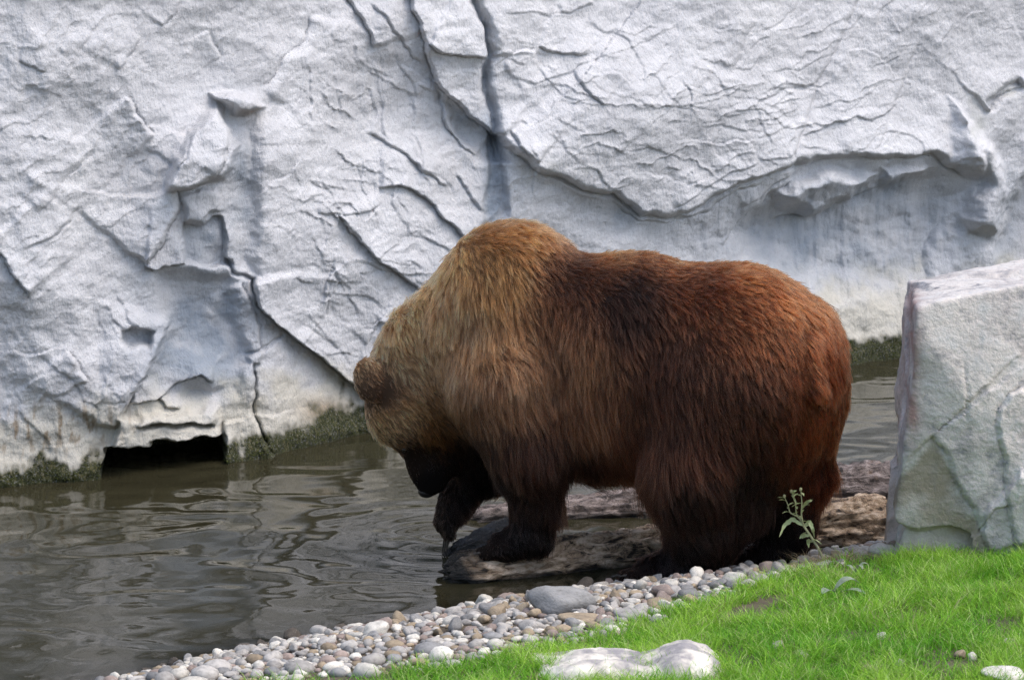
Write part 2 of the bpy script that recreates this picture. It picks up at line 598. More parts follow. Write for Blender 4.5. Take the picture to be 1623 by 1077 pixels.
ledge([(60, 330), (110, 270), (150, 230)], 0.03, 60, -1, 8)
ledge([(30, 92), (60, 105), (75, 112)], 0.025, 30, -1, 2)
ledge([(255, 45), (268, 28), (290, 0)], 0.03, 40, -1, 3)
ledge([(190, 108), (205, 80), (225, 55)], 0.03, 40, -1, 3)
ledge([(328, 50), (335, 70), (350, 90)], 0.03, 40, 1, 3)


# chipped layers: a saw-tooth over a warped field gives overlapping lifted edges, kept only here and there
def layers(f, amp, mask):
    fr_ = f - np.floor(f)
    lay = np.floor(f)
    vary = sstep(-0.15, 0.4, n2(PX / 95 + lay * 3.7, PY / 95 + lay * 1.9))
    Hh[...] += amp * mask * vary * (0.25 * fr_ + 0.75 * fr_ ** 5) * sstep(1.0, 0.97, fr_)


def soft_area(cx, cy, rx, ry):
    return np.exp(-(((PX - cx) / rx) ** 2 + ((PY - cy) / ry) ** 2) ** 1.5)


wv = fbm2(PX / 150, PY / 110, 5, gain=0.5)
layers((PY + 0.12 * PX + 40 * wv) / 27, 0.017, soft_area(1020, 190, 300, 150))
layers((PY + 0.32 * PX + 36 * wv + 50) / 35, 0.014, soft_area(1250, 150, 230, 150))
layers((PY - 0.75 * PX + 46 * wv) / 36, 0.018, soft_area(560, 250, 170, 220))
layers((PY - 0.2 * PX + 40 * wv + 11) / 24, 0.013, soft_area(540, 300, 150, 160))
layers((PY + 0.85 * PX + 60 * wv) / 46, 0.012, soft_area(120, 260, 240, 330))
layers((PX + 0.25 * PY + 24 * wv) / 26, 0.010, soft_area(100, 640, 200, 110) + 0.6 * soft_area(1330, 420, 220, 80))
# hairline lifted edges, each with the lay of its part of the wall
hrg = np.random.default_rng(77)
for (cx, cy, rx, ry, a0, da, cnt_, hm) in [(1000, 190, 190, 100, 0.10, 0.35, 52, 0.020), (1250, 130, 150, 110, -0.38, 0.3, 30, 0.018), (560, 180, 110, 150, 1.05, 0.28, 36, 0.019), (540, 380, 110, 110, 0.75, 0.32, 28, 0.020),
                                           (120, 230, 130, 190, -0.85, 0.5, 30, 0.010), (90, 60, 110, 60, 0.75, 0.4, 12, 0.007), (100, 560, 90, 110, 1.2, 0.6, 22, 0.018), (470, 500, 60, 70, 1.1, 0.6, 14, 0.02), (860, 60, 90, 60, 0.1, 0.4, 10, 0.02), (1480, 90, 100, 80, -1.0, 0.5, 12, 0.014), (1330, 400, 140, 60, 1.5, 0.3, 16, 0.010)]:
    for _ in range(cnt_):
        x = cx + rx * hrg.uniform(-1, 1); y = cy + ry * hrg.uniform(-1, 1)
        an = a0 + da * hrg.normal(); L_ = hrg.uniform(35, 170)
        pts = []
        for k in range(9):
            pts.append((x, y)); an += 0.30 * hrg.normal()
            x += math.cos(an) * L_ / 8; y += math.sin(an) * L_ / 8
        ledge(pts, hm * hrg.uniform(0.25, 0.95), hrg.uniform(6, 22), -1 if hrg.random() < 0.85 else 1, 1.3, 0.3)
Hh += 0.008 * fbm2(PX / 30, PY / 24, 3) + 0.0016 * fbm2(PX / 6, PY / 5, 3)
d_low = np.interp(PX, [-400, 0, 160, 430, 570, 1380, 1700], [810, 772, 750, 716, 686, 570, 530]) - PY
Hh += 0.06 * np.exp(-((d_low - 8) / 26.0) ** 2) * (0.7 + 0.5 * fbm2(PX / 60, PY / 200, 2))
V = np.stack([CX + 0.12 * Hh, CY - Hh * 0.95, CZ], -1)
# jitter the top edge so the rim is a broken one
V[:, -1, 2] += 0.18 * n2(CX[:, -1] * 1.7, CX[:, -1] * 0)
wall_me = mesh_np('rock_wall', V.reshape(-1, 3), grid_faces(len(colx), len(rowz)))
# stain masks: r cream lime bloom near the water, g algae and moss, b blue-grey weathering
nA = fbm2(PX / 45, PY / 45, 4); nB = fbm2(PX / 13, PY / 26, 3)
moss = sstep(8, -16, d_low - 34 - 20 * nA - 14 * nB)
mz = np.interp(PX, [0, 160, 180, 350, 440, 560, 640, 1300, 1380], [1.0, 1.0, 0.8, 0.9, 1.15, 1.6, 1.4, 1.25, 1.2])
moss = sstep(10, -14, d_low / mz - 34 - 18 * nA - 9 * nB)
cream = sstep(60, -20, d_low - 92 - 40 * nA) * 0.9
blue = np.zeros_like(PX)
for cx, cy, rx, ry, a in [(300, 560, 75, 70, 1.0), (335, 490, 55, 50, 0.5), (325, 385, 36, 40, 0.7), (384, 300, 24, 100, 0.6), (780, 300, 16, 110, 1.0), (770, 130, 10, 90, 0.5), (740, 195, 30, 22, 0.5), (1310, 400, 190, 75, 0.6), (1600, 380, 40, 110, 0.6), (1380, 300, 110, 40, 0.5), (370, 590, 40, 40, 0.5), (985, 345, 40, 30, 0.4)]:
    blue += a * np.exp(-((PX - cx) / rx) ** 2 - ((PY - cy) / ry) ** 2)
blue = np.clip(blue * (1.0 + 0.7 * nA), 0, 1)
brown = sstep(0.12, 0.5, fbm2(PX / 10, PY / 38 + 9, 3)) * np.exp(-((d_low - 85) / 38) ** 2) * sstep(260, 120, PX)
brown += 0.9 * np.exp(-((PX - 512) / 38) ** 2 - ((PY - 652) / 20) ** 2)
brown += 0.6 * np.exp(-((PX - 392) / 20) ** 2 - ((PY - 178) / 10) ** 2)
green = np.clip(nA, 0, 1) * (np.exp(-((PX - 1530) / 26) ** 2 - ((PY - 210) / 60) ** 2) + np.exp(-((PX - 1600) / 50) ** 2 - ((PY - 140) / 14) ** 2) + 0.6 * np.exp(-((PX - 870) / 60) ** 2 - ((PY - 262) / 10) ** 2))
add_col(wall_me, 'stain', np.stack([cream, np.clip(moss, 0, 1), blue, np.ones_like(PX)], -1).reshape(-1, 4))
add_col(wall_me, 'stain2', np.stack([np.clip(brown, 0, 1), np.clip(green, 0, 1), np.zeros_like(PX), np.ones_like(PX)], -1).reshape(-1, 4))
t = NT('sprayed_rock')
c = t.coord()
st = t.sep(t.attr('stain').outputs['Color']); st2 = t.sep(t.attr('stain2').outputs['Color'])
nb = t.noise(c, 2.2, 6, 0.6)
nm = t.noise(c, 14, 6, 0.65)
nf = t.noise(c, 70, 5, 0.65, (1, 1, 0.45))
ns = t.noise(c, 34, 4, 0.6, (1.0, 1.0, 0.22))
base = t.ramp(nb, [(0.3, (0.54, 0.54, 0.55)), (0.55, (0.64, 0.64, 0.65)), (0.75, (0.72, 0.718, 0.715))])
base = t.mix(t.ramp(nm, [(0.35, 0.0), (0.75, 0.6)]), base, (0.47, 0.47, 0.485))
base = t.mix(t.ramp(ns, [(0.42, 0.0), (0.8, 0.35)]), base, (0.66, 0.66, 0.67))
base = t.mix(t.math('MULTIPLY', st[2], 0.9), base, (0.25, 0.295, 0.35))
base = t.mix(t.math('MULTIPLY', st2[1], 0.6), base, (0.26, 0.28, 0.20))
base = t.mix(t.math('MULTIPLY', st[0], 0.75), base, (0.56, 0.52, 0.41))
base = t.mix(t.math('MULTIPLY', st2[0], 0.8), base, (0.24, 0.165, 0.085))
mosscol = t.ramp(nf, [(0.3, (0.012, 0.012, 0.007)), (0.5, (0.032, 0.037, 0.010)), (0.72, (0.11, 0.095, 0.045))])
base = t.mix(st[1], base, mosscol)
h = t.math('ADD', t.math('MULTIPLY', nf, 0.6), t.math('MULTIPLY', ns, 0.8))
base = t.mix(t.ramp(t.noise(c, 120, 3, 0.7), [(0.36, 0.45), (0.44, 0.0)]), base, (0.30, 0.30, 0.31))
h = t.math('ADD', h, t.math('MULTIPLY', nm, 1.1))
MAT_WALL = t.out(base, 0.85, t.bump(h, 0.8, 0.016), 0.3)
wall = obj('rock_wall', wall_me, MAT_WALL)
tag(wall, 'pale grey sculpted rock wall with cracks and overhangs behind the pond', 'rock wall')

# ================================================================== OBJECTS
# ---------------------------------------------------------------- the bear
def surface_nets(F, org, h):
    ins = F < 0
    nx, ny, nz = F.shape
    cor = [(i, j, k) for i in (0, 1) for j in (0, 1) for k in (0, 1)]

    def sl(a, o):
        return a[o[0]:nx - 1 + o[0], o[1]:ny - 1 + o[1], o[2]:nz - 1 + o[2]]
    cnt = sum(sl(ins, o).astype(np.int8) for o in cor)
    act = (cnt > 0) & (cnt < 8)
    ids = np.argwhere(act)
    idx = np.full(act.shape, -1, np.int32)
    idx[act] = np.arange(len(ids))
    vals = {o: sl(F, o)[act] for o in cor}
    acc = np.zeros((len(ids), 3)); num = np.zeros(len(ids))
    for a in cor:
        for ax in range(3):
            if a[ax] == 0:
                b = list(a); b[ax] = 1; b = tuple(b)
                fa, fb = vals[a], vals[b]
                m = (fa < 0) != (fb < 0)
                tt = np.where(m, fa / np.where(m, fa - fb, 1), 0)
                p = np.tile(np.array(a, float), (len(ids), 1)); p[:, ax] += tt
                acc[m] += p[m]; num[m] += 1
    Vv = (ids + acc / num[:, None]) * h + org
    faces = []
    for ax in range(3):
        o1, o2 = [q for q in range(3) if q != ax]
        s0 = [slice(1, -1)] * 3; s1 = [slice(1, -1)] * 3
        s0[ax] = slice(0, -1); s1[ax] = slice(1, None)
        A_, B_ = ins[tuple(s0)], ins[tuple(s1)]
        e = np.argwhere(A_ != B_)
        sg = A_[A_ != B_]
        g = e.copy(); g[:, o1] += 1; g[:, o2] += 1

        def cell(d1, d2):
            q = g.copy(); q[:, o1] += d1; q[:, o2] += d2
            return idx[q[:, 0], q[:, 1], q[:, 2]]
        f = np.stack([cell(-1, -1), cell(0, -1), cell(0, 0), cell(-1, 0)], 1)
        flip = sg if ax != 1 else ~sg
        f = np.where(flip[:, None], f, f[:, ::-1])
        faces.append(f)
    return Vv, np.concatenate(faces)


TH = math.radians(15)
FWD = np.array([-math.cos(TH), math.sin(TH), 0.0])
LAT = np.array([math.sin(TH), math.cos(TH), 0.0])          # the bear's right side, away from the camera
ORG = np.array([0.62, 10.63, 0.0])
UPV = np.array([0, 0, 1.0])
R2W = np.stack([FWD, LAT, UPV])                             # rows: local axes in world


def BL(px, py, L=0.0):
    """pixel + lateral offset -> bear-local (u, l, z)"""
    d = ray(px, py); o = np.array([0, 0, CAM_H])
    tt = (L - np.dot(o - ORG, LAT)) / np.dot(d, LAT)
    w = o + d * tt - ORG
    return np.array([w @ FWD, w @ LAT, w[2]])


def bw(p):
    return ORG + np.asarray(p) @ R2W


hh = 0.0125
lo = np.array([-0.98, -0.62, -0.06]); hi = np.array([1.36, 0.62, 1.36])
dims = np.ceil((hi - lo) / hh).astype(int)
ax_ = [lo[i] + hh * np.arange(dims[i]) for i in range(3)]
BU, BLt, BZ = [g.astype(np.float32) for g in np.meshgrid(*ax_, indexing='ij')]
SDF = np.full(BU.shape, 9.0, np.float32)


def smin(d, k):
    global SDF
    hq = np.clip(0.5 + 0.5 * (d - SDF) / k, 0, 1)
    SDF = d * (1 - hq) + SDF * hq - k * hq * (1 - hq)


def ell(px, py, L, r, k=0.08, tilt=0.0):
    cc = BL(px, py, L)
    x = BU - cc[0]; y = BLt - cc[1]; z = BZ - cc[2]
    if tilt:
        ct, s_ = math.cos(tilt), math.sin(tilt)
        x, z = x * ct + z * s_, -x * s_ + z * ct
    q = np.sqrt((x / r[0]) ** 2 + (y / r[1]) ** 2 + (z / r[2]) ** 2)
    q2 = np.sqrt((x / r[0] ** 2) ** 2 + (y / r[1] ** 2) ** 2 + (z / r[2] ** 2) ** 2) + 1e-6
    smin(q * (q - 1) / q2, k)


def cone(a, b, ra, rb, k=0.05):
    pa = BL(*a); pb = BL(*b)
    ba = pb - pa
    tt = np.clip(((BU - pa[0]) * ba[0] + (BLt - pa[1]) * ba[1] + (BZ - pa[2]) * ba[2]) / (ba @ ba), 0, 1)
    d = np.sqrt((BU - pa[0] - tt * ba[0]) ** 2 + (BLt - pa[1] - tt * ba[1]) ** 2 + (BZ - pa[2] - tt * ba[2]) ** 2)
    smin(d - (ra + (rb - ra) * tt), k)


# trunk
ell(1000, 575, 0, (0.50, 0.34, 0.42), 0.08)
ell(1165, 590, 0, (0.34, 0.35, 0.41), 0.10)
ell(1215, 610, 0, (0.26, 0.31, 0.38), 0.08)
ell(835, 520, 0, (0.27, 0.25, 0.385), 0.10)
ell(820, 590, 0, (0.28, 0.30, 0.34), 0.08)
ell(965, 648, 0, (0.42, 0.31, 0.25), 0.08)
ell(795, 440, 0, (0.20, 0.16, 0.19), 0.12, 0.5)
# neck and head
cone((790, 500, 0), (690, 550, 0), 0.27, 0.20, 0.09)
cone((760, 580, 0), (680, 620, 0), 0.25, 0.20, 0.09)
ell(643, 612, 0, (0.155, 0.15, 0.205), 0.07)
ell(672, 668, -0.01, (0.16, 0.155, 0.10), 0.06)           # cheek ruff
ell(626, 655, -0.01, (0.105, 0.10, 0.11), 0.05)
cone((664, 690, 0), (677, 742, 0), 0.088, 0.070, 0.05)      # muzzle
cone((677, 742, 0), (679, 768, 0), 0.066, 0.044, 0.03)
cone((700, 715, 0), (695, 762, 0), 0.055, 0.035, 0.04)      # lower jaw
ell(585, 602, -0.165, (0.062, 0.032, 0.088), 0.014, -0.15)   # ears
ell(594, 604, 0.120, (0.050, 0.030, 0.070), 0.020, -0.15)
# near fore leg
cone((800, 610, -0.20), (840, 715, -0.22), 0.20, 0.148, 0.08)
cone((745, 660, 0.02), (752, 725, 0.08), 0.13, 0.09, 0.07)
cone((840, 715, -0.22), (850, 795, -0.21), 0.140, 0.088, 0.06)
cone((850, 795, -0.21), (842, 842, -0.21), 0.086, 0.076, 0.04)
cone((842, 852, -0.21), (800, 866, -0.21), 0.072, 0.062, 0.04)
for q, (dx, dl) in enumerate([(-6, -0.055), (-14, -0.03), (-18, 0.0), (-14, 0.03), (-4, 0.055)]):
    cone((800, 868, -0.21 + dl * 0.9), (778 + dx, 878, -0.21 + dl), 0.034, 0.026, 0.018)
# far fore leg, lifted and dipping its paw into the water
cone((790, 630, 0.16), (778, 730, 0.18), 0.17, 0.105, 0.08)
cone((778, 730, 0.18), (724, 792, 0.15), 0.095, 0.066, 0.05)
cone((724, 792, 0.15), (708, 826, 0.13), 0.064, 0.052, 0.04)
for q, dl in enumerate((-0.05, -0.025, 0.0, 0.025, 0.05)):
    cone((709, 824, 0.13 + dl * 0.8), (708 + 3 * abs(q - 2), 848, 0.12 + dl), 0.028, 0.020, 0.015)
# near hind leg
cone((1150, 620, -0.16), (1105, 745, -0.22), 0.25, 0.19, 0.10)
cone((1105, 745, -0.22), (1112, 830, -0.21), 0.185, 0.135, 0.08)
cone((1112, 830, -0.21), (1098, 885, -0.20), 0.125, 0.095, 0.05)
cone((1090, 893, -0.20), (1030, 906, -0.20), 0.075, 0.062, 0.05)
for q, (dx, dl) in enumerate([(0, -0.06), (-10, -0.03), (-14, 0.0), (-10, 0.03), (0, 0.06)]):
    cone((1030, 908, -0.20 + dl * 0.9), (1004 + dx, 914, -0.20 + dl), 0.036, 0.027, 0.018)
cone((1190, 690, -0.10), (1172, 800, -0.12), 0.19, 0.115, 0.07)
cone((1172, 800, -0.12), (1130, 868, -0.17), 0.105, 0.085, 0.05)
# far hind leg
cone((1225, 700, 0.04), (1222, 790, 0.06), 0.16, 0.10, 0.06)
cone((1240, 640, 0.14), (1262, 745, 0.15), 0.21, 0.135, 0.08)
cone((1262, 745, 0.15), (1246, 825, 0.12), 0.13, 0.105, 0.06)
cone((1246, 825, 0.12), (1240, 870, 0.10), 0.10, 0.085, 0.05)
cone((1236, 874, 0.10), (1185, 884, 0.06), 0.070, 0.055, 0.04)
# haunch and tail
ell(1285, 600, 0.06, (0.13, 0.22, 0.28), 0.08)
cone((1274, 552, -0.16), (1296, 618, -0.20), 0.055, 0.040, 0.022)
# soles flat on the shingle
fz = np.maximum(0.012, 0)
SDF = np.where(BU < 0.35, np.maximum(SDF, fz - BZ), SDF)
BV, BF = surface_nets(SDF, lo, hh)
BWV = bw(BV)
del BU, BLt, BZ, SDF
body_me = mesh_np('bear', BWV, BF)
vn = np.zeros(len(BV) * 3, np.float32)
body_me.vertices.foreach_get('normal', vn)
VN = vn.reshape(-1, 3).astype(float)
cen = BWV.mean(0)
if np.mean(np.sum(VN * (BWV - cen), 1)) < 0:
    body_me.flip_normals(); VN = -VN

# coat colour by place on the body, with mid-back trough shade painted in (given at pixels of the near flank)
COAT_AND_SHADE = [((830, 352), (.37, .18, .078)), ((960, 372), (.36, .145, .05)), ((1080, 378), (.30, .11, .038)), ((1180, 405), (.28, .105, .039)), ((1260, 470), (.23, .085, .034)),
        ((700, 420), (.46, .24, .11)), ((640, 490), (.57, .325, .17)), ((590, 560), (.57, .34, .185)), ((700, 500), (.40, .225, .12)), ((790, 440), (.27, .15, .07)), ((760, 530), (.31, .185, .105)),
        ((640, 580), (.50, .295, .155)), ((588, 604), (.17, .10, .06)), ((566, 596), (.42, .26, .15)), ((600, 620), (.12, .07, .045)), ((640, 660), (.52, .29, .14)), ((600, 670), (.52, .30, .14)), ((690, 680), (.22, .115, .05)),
        ((830, 600), (.22, .13, .08)), ((780, 650), (.22, .125, .075)), ((930, 560), (.19, .10, .055)), ((920, 660), (.19, .10, .058)), ((1000, 485), (.034, .017, .012)), ((1060, 560), (.075, .034, .020)),  # mid-back anchors darkened to carry the shade of the trough
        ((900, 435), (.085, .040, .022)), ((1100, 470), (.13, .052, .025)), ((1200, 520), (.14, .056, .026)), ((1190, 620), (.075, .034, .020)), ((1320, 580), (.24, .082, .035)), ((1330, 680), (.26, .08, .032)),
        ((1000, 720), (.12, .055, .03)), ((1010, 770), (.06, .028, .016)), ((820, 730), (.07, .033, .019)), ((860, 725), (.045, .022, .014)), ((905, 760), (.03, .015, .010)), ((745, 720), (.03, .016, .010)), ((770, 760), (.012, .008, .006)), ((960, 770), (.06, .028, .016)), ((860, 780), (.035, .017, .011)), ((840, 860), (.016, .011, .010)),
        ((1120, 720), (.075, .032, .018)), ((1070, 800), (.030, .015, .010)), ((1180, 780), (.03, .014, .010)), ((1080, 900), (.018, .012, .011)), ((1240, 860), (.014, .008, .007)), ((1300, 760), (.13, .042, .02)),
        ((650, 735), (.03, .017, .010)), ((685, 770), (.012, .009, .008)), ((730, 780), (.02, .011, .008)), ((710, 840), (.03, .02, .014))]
CPX = np.array([c[0] for c in COAT_AND_SHADE], float); CRGB = np.array([c[1] for c in COAT_AND_SHADE], float)


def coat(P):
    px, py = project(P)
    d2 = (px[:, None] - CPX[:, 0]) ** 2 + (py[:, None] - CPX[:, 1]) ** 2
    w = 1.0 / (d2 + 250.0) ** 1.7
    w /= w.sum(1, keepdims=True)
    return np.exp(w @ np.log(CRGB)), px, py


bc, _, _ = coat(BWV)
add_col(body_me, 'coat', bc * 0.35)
t = NT('bear_skin')
MAT_SKIN = t.out(t.attr('coat').outputs['Color'], 0.9, None, 0.1)
bear = obj('bear', body_me, MAT_SKIN)
tag(bear, 'big brown bear standing with head lowered and one forepaw in the water', 'bear')

# ---- fur: clumped strands grown from the body surface
tri = np.concatenate([BF[:, [0, 1, 2]], BF[:, [0, 2, 3]]])
ta, tb, tc = BWV[tri[:, 0]], BWV[tri[:, 1]], BWV[tri[:, 2]]
area_t = 0.5 * np.linalg.norm(np.cross(tb - ta, tc - ta), axis=1)
fn = VN[tri].mean(1)
wgt = area_t * np.where(fn[:, 1] > 0.35, 0.35, 1.0)
NCL, PER, NP = 46000, 8, 6
pick = RNG.choice(len(tri), NCL, p=wgt / wgt.sum())
r1 = np.sqrt(RNG.random(NCL)); r2 = RNG.random(NCL)
wts = np.stack([1 - r1, r1 * (1 - r2), r1 * r2], 1)[:, :, None]
CR = (BWV[tri[pick]] * wts).sum(1)
CN = (VN[tri[pick]] * wts).sum(1)
CN /= np.linalg.norm(CN, axis=1, keepdims=True) + 1e-9
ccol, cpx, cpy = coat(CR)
loc_ = (CR - ORG) @ R2W.T
u_, l_, z_ = loc_.T
# lay of the coat: tailwards on the back, hanging on the flanks, up the face towards the neck
back = -FWD[None, :]; down = -UPV[None, :]
topness = sstep(0.35, 0.9, CN[:, 2])
leg = sstep(700, 800, cpy)
headw = sstep(735, 640, cpx) * sstep(430, 560, cpy) * (1 - sstep(0, 1, 0 * cpx))
rump = sstep(1080, 1230, cpx) * (1 - leg)
wb = 0.35 + 0.9 * topness + 0.35 * rump
comb = back * wb[:, None] + down * (1.15 - 0.75 * topness)[:, None]
combh = back * 0.75 + UPV[None, :] * 0.15 + down * 0.55
comb = comb * (1 - headw[:, None]) + combh * headw[:, None]
leg_comb = down * 1.0 + back * 0.25
comb = comb * (1 - leg[:, None]) + leg_comb * leg[:, None]
tuft = np.stack([fbm3(CR * 7 + q * 31, 2) for q in range(3)], 1)
comb = comb + tuft * 0.55
fine_t = np.stack([n3(CR * 22 + q * 17) for q in range(3)], 1)
comb = comb + fine_t * 0.35
comb -= CN * np.sum(comb * CN, 1, keepdims=True)
comb /= np.linalg.norm(comb, axis=1, keepdims=True) + 1e-9


def region(vals):
    d2 = (cpx[:, None] - np.array([v[0] for v in vals])) ** 2 + (cpy[:, None] - np.array([v[1] for v in vals])) ** 2
    w = 1 / (d2 + 300.0) ** 1.8
    return (w @ np.array([v[2] for v in vals])) / w.sum(1)


LEN = region([(830, 350, .05), (1050, 380, .036), (1230, 440, .048), (1320, 600, .042), (1180, 600, .048), (1100, 500, .042), (1000, 520, .055), (900, 640, .09), (1000, 740, .10), (1020, 780, .10), (760, 560, .075), (790, 660, .09), (640, 500, .06), (650, 600, .045), (582, 600, .026), (590, 620, .02), (600, 690, .035), (690, 690, .05), (655, 735, .014), (685, 770, .008), (850, 760, .075), (905, 770, .10), (850, 830, .038), (800, 870, .022), (780, 880, .016), (1080, 780, .07), (1070, 880, .045), (1010, 910, .02), (1250, 800, .06), (1200, 885, .03), (730, 790, .05), (708, 840, .018)])
LEN *= 1 + 0.35 * n3(CR * 9 + 5)
LIFT = 0.42 + 0.25 * n3(CR * 5 + 50)
droop = 0.30
# per strand
N = NCL * PER
rep = np.repeat(np.arange(NCL), PER)
e1 = comb; e2 = np.cross(CN, comb)
rad = np.minimum(0.0125, 0.2 * LEN + 0.003)
ang = RNG.random(N) * 2 * np.pi; rr_ = np.sqrt(RNG.random(N)) * rad[rep]
off = e1[rep] * (np.cos(ang) * rr_)[:, None] + e2[rep] * (np.sin(ang) * rr_)[:, None]
ln = (LEN * np.exp(RNG.normal(size=NCL) * 0.18))[rep] * (0.72 + 0.36 * RNG.random(N)) * 0.78
d0 = comb[rep] + CN[rep] * LIFT[rep][:, None] + RNG.normal(size=(N, 3)) * 0.07 + (RNG.normal(size=(NCL, 3)) * 0.16)[rep]
d0 /= np.linalg.norm(d0, axis=1, keepdims=True)
tan_down = -UPV[None, :] + CN * CN[:, 2:3]
tt = np.linspace(0, 1, NP)
root = CR[rep] - CN[rep] * 0.004
P = np.zeros((N, NP, 3), np.float32)
clf = (0.80 + 0.2 * RNG.random(NCL))[rep]
wob = RNG.normal(size=(N, 3)) * 0.05
for i, q in enumerate(tt):
    P[:, i] = root + off * (1 - clf * q ** 1.3)[:, None] + d0 * (ln * q)[:, None] \
        + tan_down[rep] * (droop * ln * q * q)[:, None] + comb[rep] * (0.25 * ln * q * q)[:, None] - CN[rep] * (0.18 * ln * q * q)[:, None] + wob * (ln * math.sin(q * 3.0))[:, None]
P[:, :, 2] = np.maximum(P[:, :, 2], 0.008)
rough_r = 0.00085
R = (rough_r * (1 - 0.75 * tt ** 1.5))[None, :] * (0.7 + 0.6 * RNG.random(N))[:, None]
jit = np.exp(RNG.normal(size=(N, 1)) * 0.25) * np.exp(RNG.normal(size=(NCL, 1)) * 0.45)[rep]
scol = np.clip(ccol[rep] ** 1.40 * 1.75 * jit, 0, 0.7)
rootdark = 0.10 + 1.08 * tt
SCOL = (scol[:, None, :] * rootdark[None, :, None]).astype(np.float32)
hc = bpy.data.hair_curves.new('fur')
hc.add_curves([NP] * N)
hc.attributes['position'].data.foreach_set('vector', np.ascontiguousarray(P, np.float32).ravel())
ra = hc.attributes.get('radius') or hc.attributes.new('radius', 'FLOAT', 'POINT')
ra.data.foreach_set('value', np.ascontiguousarray(R, np.float32).ravel())
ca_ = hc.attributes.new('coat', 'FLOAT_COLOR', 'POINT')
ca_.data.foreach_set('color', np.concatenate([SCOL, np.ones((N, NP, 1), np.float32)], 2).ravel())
t = NT('bear_fur')
t.n.remove(t.b)
hb = t.new('ShaderNodeBsdfHairPrincipled')
hb.model = 'CHIANG'
hb.parametrization = 'COLOR'
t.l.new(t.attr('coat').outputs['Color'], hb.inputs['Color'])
hb.inputs['Roughness'].default_value = 0.42
hb.inputs['Radial Roughness'].default_value = 0.55
hb.inputs['Random Roughness'].default_value = 0.2
hb.inputs['Coat'].default_value = 0.0
hb.inputs['IOR'].default_value = 1.28
t.l.new(hb.outputs[0], t.n['Material Output'].inputs[0])
hc.materials.append(t.m)
fur = obj('fur', hc, None, bear)
del P, SCOL, R, off, root, d0


# ---- nose, eyes, claws
def tube(pts, rad, seg=8, cap=True):
    """tapered tube through pts (n,3) with radii -> V,F (quads)"""
    pts = np.asarray(pts, float); rad = np.asarray(rad, float)
    n = len(pts)
    T = np.gradient(pts, axis=0); T /= np.linalg.norm(T, axis=1, keepdims=True) + 1e-12
    ref = np.array([0, 0, 1.0]) if abs(T[0, 2]) < 0.9 else np.array([1.0, 0, 0])
    A1 = np.cross(T, ref); A1 /= np.linalg.norm(A1, axis=1, keepdims=True) + 1e-12
    A2 = np.cross(T, A1)
    th = np.arange(seg) * 2 * np.pi / seg
    Vt = pts[:, None] + rad[:, None, None] * (A1[:, None] * np.cos(th)[None, :, None] + A2[:, None] * np.sin(th)[None, :, None])
    Vt = Vt.reshape(-1, 3)
    Ft = grid_faces(n, seg, True)
    if cap:
        Vt = np.concatenate([Vt, pts[[0, -1]]])
        i0, i1 = n * seg, n * seg + 1
        j = np.arange(seg); j2 = (j + 1) % seg
        c0 = np.stack([np.full(seg, i0), j, j2, j2], 1)
        c1 = np.stack([np.full(seg, i1), (n - 1) * seg + j2, (n - 1) * seg + j, (n - 1) * seg + j], 1)
        F3 = np.concatenate([c0[:, :3], c1[:, :3]])
        return Vt, Ft, F3
    return Vt, Ft, np.zeros((0, 3), int)


def mesh_mixed(name, parts, smooth=True):
    """parts: list of (V, quads, tris)"""
    vs, fs, o_ = [], [], 0
    for p in parts:
        Vt, Fq, Ft = p
        vs.append(Vt)
        fs += [tuple(int(i) + o_ for i in f) for f in Fq] + [tuple(int(i) + o_ for i in f) for f in Ft]
        o_ += len(Vt)
    me = bpy.data.meshes.new(name)
    me.from_pydata(np.concatenate(vs).tolist(), [], fs)
    me.update()
    if smooth:
        me.polygons.foreach_set('use_smooth', np.ones(len(me.polygons), bool))
    return me


def sphere_mesh(name, ctr, r, sub=3, lump=0.0):
    bm = bmesh.new()
    bmesh.ops.create_icosphere(bm, subdivisions=sub, radius=1)
    for v in bm.verts:
        v.co = Vector([ctr[i] + v.co[i] * r[i] for i in range(3)])
    me = bpy.data.meshes.new(name); bm.to_mesh(me); bm.free()
    me.polygons.foreach_set('use_smooth', np.ones(len(me.polygons), bool))
    return me


t = NT('wet_black')
MAT_NOSE = t.out((0.010, 0.009, 0.009), 0.32, t.bump(t.noise(t.coord(), 260, 3), 0.3, 0.002))
t = NT('claw_horn')
MAT_CLAW = t.out(t.ramp(t.noise(t.coord(), 60, 3), [(0.3, (0.03, 0.024, 0.018)), (0.7, (0.075, 0.06, 0.045))]), 0.45)
t = NT('eye_dark')
MAT_EYE = t.out((0.012, 0.007, 0.004), 0.08)
nose_c = bw(BL(676, 778, 0.0))
obj('nose', sphere_mesh('nose', nose_c, (0.034, 0.036, 0.026)), MAT_NOSE, bear)
for L in (-0.088, 0.088):
    e = bw(BL(642, 712, L))
    obj('eye', sphere_mesh('eye', e, (0.013, 0.013, 0.013)), MAT_EYE, bear)


def claw(px, py, L, length, dirv):
    p0 = bw(BL(px, py, L)); d = np.asarray(dirv, float); d /= np.linalg.norm(d)
    q = np.linspace(0, 1, 7)
    pts = p0 + d[None, :] * (q * length)[:, None] + np.array([0, 0, -1.0])[None, :] * (0.35 * length * q ** 2)[:, None]
    obj('claw', mesh_mixed('claw', [tube(pts, 0.0085 * (1 - 0.85 * q), 7)]), MAT_CLAW, bear)


